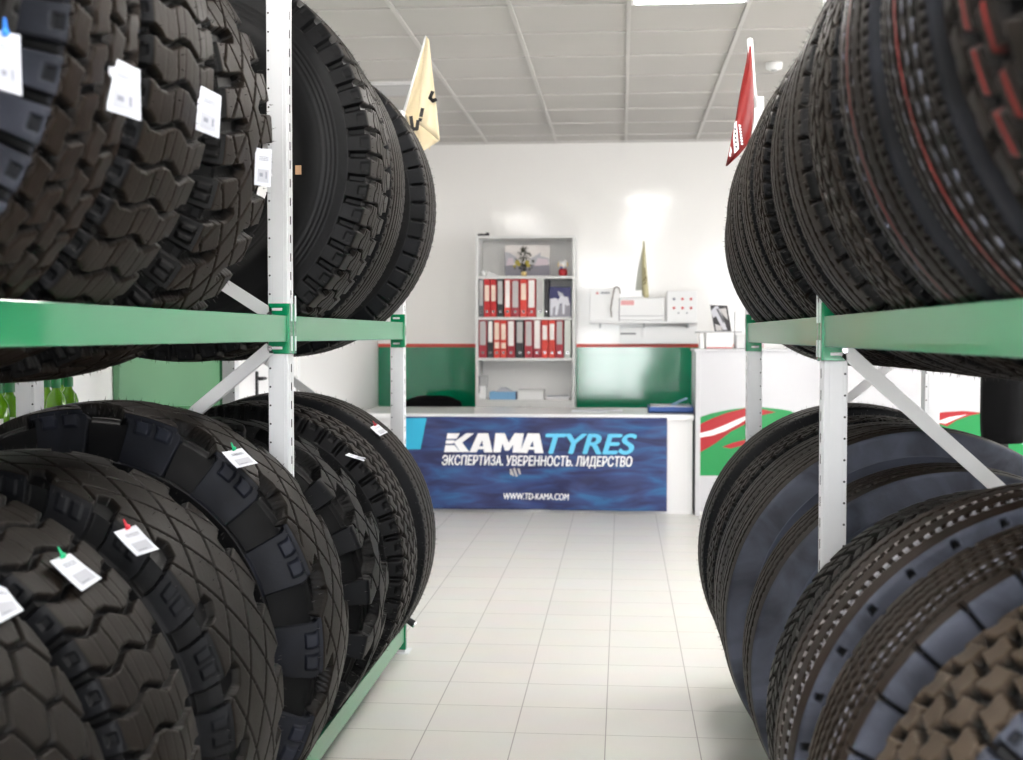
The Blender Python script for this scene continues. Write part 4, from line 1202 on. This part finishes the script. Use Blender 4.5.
for r in row1: binder(r[0], r[1], z1, r[2], r[3], r[4], r[5], r[6])
for r in row2: binder(r[0], r[1], z2, r[2], r[3], r[4], r[5], r[6], r[7] if len(r) > 7 else None)
def poster(name, label, cat, Y, corners, base, shapes, depth=.006):
    ps = [pix(x, y, Y) for x, y in corners]
    c = sum(ps, Vector()) / 4
    t = thing(name, label, cat, (c.x, Y, min(p.z for p in ps)))
    MB().prism(ps, Vector((0, depth, 0))).build('board', base, t)
    if shapes:
        m = MB(); mats = []; k = 0
        for (mm, poly) in shapes:
            if mm not in mats: mats.append(mm)
            k += 1
            m.prism([pix(x, y, Y) + Vector((0, -.0006 - .00012 * k, 0)) for x, y in poly], Vector((0, .0006, 0)), mats.index(mm))
        m.build('print', mats, t)
    return t
poster('framed_picture', 'blue picture of white horses beside the upper row binders', 'picture', KY + .03, [(549.5, 287), (571, 287), (571, 316.8), (549.5, 316.8)], NAVY,
       [(GROUNDP, [(549.6, 305), (570.8, 304), (570.8, 316.6), (549.6, 316.6)]),
        (MOUNT, [(557.5, 291), (563, 293.5), (564.5, 298), (559, 296)]),
        (HORSE, [(550, 299), (556, 298), (558, 300), (561, 295.5), (564, 296.5), (568, 297), (570, 305), (567, 306), (565, 304), (564.5, 314), (562.5, 314), (562, 303), (559.5, 304), (557.5, 315), (555, 315), (555.5, 306), (553, 308), (552.5, 315.5), (550, 315.5)])])
poster('framed_picture', 'picture of a pale snowy landscape on the top shelf of bookcase', 'picture', KY + .20, [(504.8, 245), (550, 245), (550, 275.6), (504.8, 275.6)], LABW,
       [(GROUNDP, [(504.9, 265), (549.9, 264), (549.9, 275.5), (504.9, 275.5)]),
        (MOUNT, [(504.9, 252), (510, 253), (516, 257), (520, 262), (504.9, 266)]),
        (MOUNT, [(530, 259), (541, 252.5), (540, 256), (549.5, 258.5), (549.5, 264), (530, 264)]),
        (PINKISH, [(506, 266), (508, 258), (513, 258), (514, 265)]), (PINKISH, [(534, 266), (538, 258), (548, 259), (549, 265)])])
# potted plant in front of the picture
q_ = pix(524, 276, KY + .1); zs = shz_[0]
t = thing('potted_plant', 'dark bushy plant with yellow flowers in a small yellow pot', 'plant', (q_.x, KY + .1, zs))
MB().lathe((q_.x, KY + .1, zs), [(.018, 0), (.022, .01), (.024, .035), (.02, .04)], 18).build('pot', VASE, t, smooth=True)
m = MB()
for i in range(110):
    a = random.uniform(0, 2 * PI); h = random.uniform(.04, .24); r = random.uniform(0, .085) * (1 - max(0, (h - .12) / .14) * .8)
    b = Vector((q_.x + r * math.cos(a), KY + .1 + r * .7 * math.sin(a), zs + h))
    d = Vector((random.uniform(-1, 1), random.uniform(-1, 1), random.uniform(-.2, 1))).normalized(); s = d.orthogonal().normalized() * .007
    m.prism([b - d * .004, b + s + d * .01, b + d * .028, b - s + d * .01], d.cross(s).normalized() * .001)
for i in range(9):
    a = random.uniform(0, 2 * PI); m.tube((q_.x, KY + .1, zs + .035), (q_.x + .05 * math.cos(a), KY + .1 + .04 * math.sin(a), zs + random.uniform(.1, .2)), .0015, n=5)
o = m.build('foliage', LEAF, t); o['kind'] = 'stuff'
for dx, dz, r in ((-.052, .115, .020), (-.04, .10, .016), (.03, .115, .018), (.04, .09, .016), (-.075, .085, .012)):
    m = MB()
    for k in range(6):
        a = k * PI / 3; m.ball((q_.x + dx + r * .6 * math.cos(a), KY + .04, zs + dz + r * .6 * math.sin(a)), r * .45, (1, .5, 1), n=8)
    m.build('flower', YFLOW, t)
# figurine
q_ = pix(563, 276, KY + .1)
t = thing('figurine', 'small round white and red doll figurine on the top shelf', 'figurine', (q_.x, KY + .1, zs))
MB().lathe((q_.x, KY + .1, zs), [(.026, 0), (.034, .012), (.038, .035), (.034, .055), (.026, .064)], 22).build('body', DOLLR, t, smooth=True)
MB().ball((q_.x, KY + .1, zs + .102), .042, (1, .9, 1), n=18).build('head', WHITEP, t, smooth=True)
MB().ball((q_.x - .004, KY + .075, zs + .095), .024, (1, .5, .8), n=12).build('face', LABCREAM, t, smooth=True)
m = MB()
for a in (-1, 1): m.ball((q_.x + a * .036, KY + .09, zs + .10), .014, (.6, 1, 1.6), n=10)
m.build('braid', VASE, t, smooth=True)
MB().ball((q_.x - .012, KY + .066, zs + .072), .012, (1, .5, .8), n=10).build('scarf_knot', BLUEF, t, smooth=True)
# small items on the top shelf left
q_ = pix(484, 276, KY + .1)
t = thing('paper_cup', 'small white cup on the left of the top shelf', 'cup', (q_.x, KY + .08, zs))
MB().lathe((q_.x, KY + .08, zs), [(.014, 0), (.018, .055), (.0165, .055), (.013, .004)], 18).build('body', WHITEP, t, smooth=True)
q_ = pix(494, 276, KY + .1)
t = thing('desk_ornament', 'low clear wedge ornament right of the small white cup', 'ornament', (q_.x, KY + .1, zs))
MB().prism([Vector((q_.x - .05, KY + .08, zs)), Vector((q_.x + .06, KY + .08, zs)), Vector((q_.x - .03, KY + .08, zs + .04)), Vector((q_.x - .05, KY + .08, zs + .045))], (0, .03, 0)).build('body', SHELFW, t)
# black strip item on top of the bookcase
q_ = pix(483.5, 234, KY + .05)
t = thing('toy_train', 'little black toy on top of the bookcase, left end', 'toy', (q_.x, KY + .06, zt))
MB().box(q_.x - .05, q_.x + .05, KY + .04, KY + .08, zt + .006, zt + .022, .003).box(q_.x + .02, q_.x + .045, KY + .045, KY + .075, zt + .022, zt + .032, .002).build('body', BLACKPL, t)
for dx in (-.035, 0, .035): MB().tube((q_.x + dx, KY + .036, zt + .007), (q_.x + dx, KY + .084, zt + .007), .007, n=12).build('wheel', BLACKPL, t)
# bottom compartment
zs = shz_[3]
q_ = pix(482.5, 400, KY + .1)
t = thing('desk_telephone', 'white handset device at the left of the lowest open shelf', 'telephone', (q_.x, KY + .1, zs))
MB().box(q_.x - .035, q_.x + .035, KY + .06, KY + .16, zs, zs + .12, .012).build('body', WHITEP, t)
MB().box(q_.x - .045, q_.x - .018, KY + .055, KY + .08, zs + .05, zs + .20, .008).build('handset', BIGRY, t)
MB().box(q_.x - .03, q_.x + .045, KY + .09, KY + .10, zs + .10, zs + .205, .003).build('screen', GREYP, t)
a = pix(490, 400, KY + .1).x; b = pix(516, 400, KY + .1).x
t = thing('tissue_box', 'light blue box with peaked paper top on the lowest open shelf', 'box', ((a + b) / 2, KY + .12, zs))
MB().box(a, b, KY + .05, KY + .2, zs, zs + .065, .003).build('body', BLUEB, t)
MB().prism([Vector((a + .05, KY + .08, zs + .065)), Vector((b - .02, KY + .08, zs + .065)), Vector((b - .09, KY + .08, zs + .10)), Vector((a + .09, KY + .08, zs + .10))], (0, .08, 0)).build('tissue', MOUNT, t)
MB().box(b, b + .006, KY + .05, KY + .2, zs, zs + .064).build('end_flap', NAVY, t)
a = pix(518, 400, KY + .1).x; b = pix(544, 400, KY + .1).x
t = thing('carton', 'flat white carton in the middle of the lowest open shelf', 'box', ((a + b) / 2, KY + .12, zs))
MB().box(a, b, KY + .05, KY + .24, zs, zs + .078, .003).build('body', WHITEP, t)
MB().box(a - .003, b + .003, KY + .047, KY + .243, zs + .066, zs + .083, .002).build('lid', SHELFW, t)
a = pix(546, 400, KY + .1).x; b = pix(570, 400, KY + .1).x
t = thing('paper_pile', 'low pile of white papers at the right of the lowest open shelf', 'papers', ((a + b) / 2, KY + .12, zs))
for k in range(4):
    M = Matrix.Translation(((a + b) / 2, KY + .14, zs + .007 * k + .0035)) @ Matrix.Rotation((k - 1.5) * .05, 4, 'Z')
    MB().box(-(b - a) / 2 + .008, (b - a) / 2 - .008, -.09, .09, -.0034, .0034, 0, 0, M).build('sheet_bundle', PAPER if k % 2 else LABW, t)

# ------------------------------------------------------------------ wall-mounted white units right of the bookcase
WY = YB
def bxp(px0, py0, px1, py1, Y, d, bev=.003):
    a = pix(px0, py1, Y); b = pix(px1, py0, Y)
    return MB().box(a.x, b.x, Y, min(Y + d, YB - .0005), a.z, b.z, bev)
t = thing('wall_shelf', 'long white wall shelf right of the bookcase', 'shelf', (pix(643, 322, WY - .22).x, WY, pix(643, 322, WY - .22).z))
bxp(589, 320.5, 698, 323.5, WY - .22, .22).build('board', WHITEP, t)
for px in (600, 644, 688): bxp(px - .8, 323.5, px + .8, 328, WY - .16, .16, .001).build('bracket', GREYP, t)
ztop_ = pix(643, 320.5, WY - .22).z
def on_shelf(name, label, cat, px0, px1, py0, d, Y, mat_, bev=.004):
    a = pix(px0, 320, Y); b = pix(px1, py0, Y)
    t = thing(name, label, cat, ((a.x + b.x) / 2, Y + d / 2, ztop_))
    MB().box(a.x, b.x, Y, Y + d, ztop_, b.z, bev).build('housing', mat_, t)
    return t, a.x, b.x, b.z
t, ax, bx_, bz_ = on_shelf('wall_box', 'square white box with small red and grey text, left on wall shelf', 'box', 590, 618, 288, .18, WY - .20, WHITEP)
def tx(body, px0, px1, py0, py1, Y, material, parent, name='lettering', off=.02):
    cu = bpy.data.curves.new('txt', 'FONT'); cu.body = body; cu.size = 1; cu.offset = off; cu.resolution_u = 2
    ob = bpy.data.objects.new('txt', cu); C.objects.link(ob); bpy.context.view_layer.update()
    me = bpy.data.meshes.new_from_object(ob.evaluated_get(bpy.context.evaluated_depsgraph_get()))
    bpy.data.objects.remove(ob)
    a = pix(px0, py1, Y); b = pix(px1, py0, Y)
    xs = [v.co.x for v in me.vertices]; ys = [v.co.y for v in me.vertices]
    m = MB(); m.bm.from_mesh(me); bpy.data.meshes.remove(me)
    for v in m.bm.verts:
        v.co = Vector((a.x + (b.x - a.x) * (v.co.x - min(xs)) / (max(xs) - min(xs)), Y, a.z + (b.z - a.z) * (v.co.y - min(ys)) / (max(ys) - min(ys))))
    return m.build(name, material, parent)
m = MB(); Yq = WY - .2012
m.prism([pix(595.5, 294, Yq), pix(597.3, 291.6, Yq), pix(599, 294, Yq)], (0, .001, 0), 0)
for k in range(6): m.prism([pix(601 + k * 1.5, 292, Yq), pix(602.1 + k * 1.5, 292, Yq), pix(602.1 + k * 1.5, 293.8, Yq), pix(601 + k * 1.5, 293.8, Yq)], (0, .001, 0), 1)
m.build('logo_mark', [REDDOT, PRINT], t)
tp = thing('hanging_strap', 'thin brown strap looped over the square white box', 'strap', tuple(pix(612, 300, WY - .21)))
m = MB(); pp = [pix(x, y, WY - .212) for x, y in ((611.5, 317), (610.8, 308), (612.5, 297), (614.5, 288), (617, 286.5), (619.5, 289), (620.5, 294))]
for a, b in zip(pp, pp[1:]): m.tube(a, b, .0048, n=8)
m.build('strap_loop', mat('strap_brown', (.16, .11, .09), .6), tp, smooth=True)
t, ax, bx_, bz_ = on_shelf('wall_unit', 'long low white unit with pink print on the wall shelf', 'wall unit', 619.5, 664, 297.5, .14, WY - .16, WHITEP, .01)
MB().prism([pix(621, 300.5, WY - .1615), pix(634, 300.5, WY - .1615), pix(634, 305, WY - .1615), pix(621, 305, WY - .1615)], (0, .001, 0)).build('pink_print', PINKL, t)
bxp(619.8, 315.5, 663, 316.2, WY - .165, .01, 0).build('seam', GREYP, t)
t, ax, bx_, bz_ = on_shelf('notice_board', 'white panel with rows of small red dots on the wall shelf', 'notice board', 667, 697, 291, .05, WY - .12, WHITEP)
m = MB()
for j, row in enumerate(((674, 682.5, 691), (674, 682.5, 691), (678.5, 687))):
    for i, px in enumerate(row):
        y = (299, 308, 313)[j]
        c = pix(px, y, WY - .1215)
        m.tube(c, c + Vector((0, .002, 0)), .012 if j < 2 else .007, n=12, mi=0 if (i + j) % 4 and j < 2 else 1)
m.build('dots', [REDDOT, PRINT], t)
# box under the shelf
a = pix(620, 342, WY - .1); 
t = thing('wall_cabinet', 'shallow white cabinet mounted under the wall shelf', 'cabinet', tuple(pix(655, 343, WY - .1)))
bxp(620, 326, 697, 343.4, WY - .10, .10).build('body', WHITEP, t)
bxp(620.5, 333, 636, 334.4, WY - .103, .004, 0).build('dark_slot', BIGRY, t)
bxp(641.5, 327, 645.5, 337, WY - .11, .012).build('handle', WHITEP, t)
# small flag on the wall
t = thing('table_pennant', 'small drooping cream pennant standing on the wall shelf unit', 'flag', tuple(pix(645, 297, WY - .14)))
Yp = WY - .14
MB().tube(pix(645, 297.5, Yp + .06), pix(643.8, 240.5, Yp + .06), .004, .003, 8).build('stick', WHITEP, t, smooth=True)
cloth_from_grid('cloth', [[pix(a + (b - a) * i / 6, y, Yp + .05 - .02 * math.sin(i / 6 * PI)) for i in range(7)] for (y, a, b) in ((241, 643.2, 644.4), (255, 642.2, 645.5), (270, 641.8, 646.8), (285, 642, 648), (295, 642.5, 649), (299.5, 645, 648.8))], CREAMG, t)
cloth_from_grid('back_leaf', [[pix(a + (b - a) * i / 4, y, Yp + .075) for i in range(5)] for (y, a, b) in ((248, 642.6, 643.8), (262, 639.5, 643.6), (277, 636.8, 643.4), (290, 635.8, 643.2))], GREYCL, t)
m = letter_strokes([[pix(x, y, Yp + .026) for x, y in ((644.5, 268), (645.5, 277), (643.5, 281))], [pix(x, y, Yp + .026) for x, y in ((646.5, 277), (645.5, 283), (643.8, 284))]], .008, nrm)
m.build('lettering', mat('brown_ink', (.12, .09, .03), .7), t)

# ------------------------------------------------------------------ reception counter on the right
RY = 9.38
rx0 = pix(695.5, 400, RY).x; rz = pix(700, 349, RY).z; rx1 = 4.6
t = thing('reception_counter', 'high white counter with red and green wave graphics on the right', 'counter', ((rx0 + rx1) / 2, RY + .3, 0))
MB().box(rx0, rx0 + .035, RY - .015, RY + .55, 0, rz - .02, .002).build('side_panel', CABW, t)
MB().box(rx0 + .035, rx1, RY, RY + .02, .03, rz - .02).build('front_panel', CABW, t)
MB().box(rx0 - .01, rx1, RY - .02, RY + .56, rz - .02, rz, .003).build('worktop', CABW, t)
MB().box(rx0 + .035, rx1, RY + .03, RY + .05, 0, .03).box(rx1 - .02, rx1, RY + .05, RY + .55, 0, rz - .02).build('plinth', SHELFW, t)
def r1(pts): return [(695 + x / 3.62, 390 + y / 3.62) for x, y in pts]
def r2(pts): return [(820 + x / 5.04, 370 + y / 5.04) for x, y in pts]
def waves(polys, name, material, k):
    for pl_ in polys: MB().prism([pix(x, y, RY) + Vector((0, -.0008 * k, 0)) for x, y in pl_], Vector((0, .0007, 0))).build(name, material, t)
waves([r1([(18, 98), (60, 84), (120, 72), (180, 64), (240, 62), (300, 68), (345, 75), (420, 120), (420, 310), (18, 310)]),
       r2([(552, 226), (620, 212), (720, 206), (820, 214), (900, 240), (990, 262), (1003, 248), (1023, 285), (1100, 330), (1100, 480), (860, 480), (650, 420), (560, 330)])], 'green_wave', SWG, 1)
waves([r1([(18, 124), (60, 104), (110, 84), (180, 66), (235, 68), (292, 80), (240, 92), (185, 122), (130, 150), (75, 192), (18, 226)]),
       r1([(98, 206), (140, 190), (182, 180), (210, 178), (180, 198), (130, 212)]),
       r2([(552, 226), (620, 212), (720, 206), (822, 216), (760, 228), (690, 252), (640, 284), (590, 268)]),
       r2([(940, 262), (970, 290), (1023, 306), (1100, 340), (1100, 400), (1023, 352), (970, 322)])], 'red_wave', SWR, 2)
waves([r1([(18, 156), (60, 146), (105, 128), (150, 108), (200, 88), (205, 94), (160, 122), (110, 148), (65, 164), (18, 172)]),
       r2([(586, 262), (650, 238), (742, 224), (690, 244), (632, 270)]), r2([(960, 328), (1023, 362), (1100, 410), (1100, 425), (1023, 374), (960, 336)])], 'white_wave', SWW, 3)
# glass ledge with things on the counter
gy = RY + .15
za = pix(720, 332, gy).z
t = thing('glass_riser', 'small raised ledge on the counter with white supports', 'ledge', (pix(722, 348, gy).x, gy + .1, rz))
bxp(697, 331.2, 742, 332.6, gy, .2, .001).build('shelf_top', GREYP, t)
for (a, b) in ((700, 704.5),): 
    A = pix(a, 346, gy); B = pix(b, 333, gy); MB().box(A.x, B.x, gy + .02, gy + .18, rz, za - .004, .002).build('support', WHITEP, t)
A = pix(706, 346, gy); B = pix(733, 334, gy)
MB().box(A.x, B.x, gy + .01, gy + .19, rz + .001, za - .008, .003).build('drawer_box', WHITEP, t)
MB().box(A.x + .005, B.x - .005, gy + .007, gy + .011, rz + .004, rz + .012).build('red_edge', REDDOT, t)
poster('leaning_photo', 'black and white photograph leaning on the counter ledge', 'photograph', gy + .04, [(710, 305), (727.5, 305.5), (731.5, 331.2), (714.5, 331.2)], BIBLK,
       [(MOUNT, [(710.8, 311), (715, 306.5), (718, 306.2), (724, 320), (727, 330), (723, 330), (716, 316), (713, 318)]),
        (LABG, [(719, 309), (726, 308), (728, 320), (723, 315)]), (BIGRY, [(716, 309), (718, 308.5), (725, 322), (723, 323)]), (LABG, [(715, 324), (721, 326), (722, 330.6), (716, 330.6)])])
A = pix(736, 346, RY + .3); B = pix(756, 300, RY + .3)
t = thing('monitor_back', 'pale grey machine on the counter next to the far right post', 'machine', ((A.x + B.x) / 2, RY + .35, rz))
MB().box(A.x, B.x, RY + .3, RY + .5, rz, rz + .28, .008).build('body', SHELFW, t)
MB().box(A.x - .012, B.x, RY + .285, RY + .3, rz + .10, rz + .30, .004).build('front_cover', WHITEP, t)

# ------------------------------------------------------------------ light, world, camera
w = bpy.data.worlds.new('World'); SC.world = w; w.use_nodes = True
nt = w.node_tree; bg = nt.nodes['Background']
sky = nt.nodes.new('ShaderNodeTexSky'); sky.sky_type = 'HOSEK_WILKIE'; sky.turbidity = 4.0; sky.ground_albedo = .5
sky.sun_direction = (0.4, 0.6, 0.7)
mx = nt.nodes.new('ShaderNodeMixRGB'); mx.inputs[0].default_value = .55; mx.inputs[2].default_value = (1.0, 1.0, 1.02, 1)
nt.links.new(sky.outputs[0], mx.inputs[1]); nt.links.new(mx.outputs[0], bg.inputs['Color'])
bg.inputs['Strength'].default_value = 9.0
cam = bpy.data.cameras.new('camera'); co = bpy.data.objects.new('camera', cam); C.objects.link(co)
cam.sensor_width = 36; cam.lens = FPX / 1023 * 36; cam.clip_start = .02; cam.clip_end = 60
co.location = CO; co.rotation_euler = RM.to_euler()
cam.dof.use_dof = True; cam.dof.focus_distance = 3.7; cam.dof.aperture_fstop = 4.5
SC.camera = co
SC.view_settings.view_transform = 'Standard'; SC.view_settings.look = 'None'; SC.view_settings.gamma = 1
SC.view_settings.use_curve_mapping = False
SC.view_settings.exposure = 1.12
cy = SC.cycles
cy.max_bounces = 8; cy.diffuse_bounces = 5; cy.glossy_bounces = 4; cy.transmission_bounces = 6
cy.sample_clamp_indirect = 6; cy.use_denoising = True; cy.caustics_reflective = False; cy.caustics_refractive = False
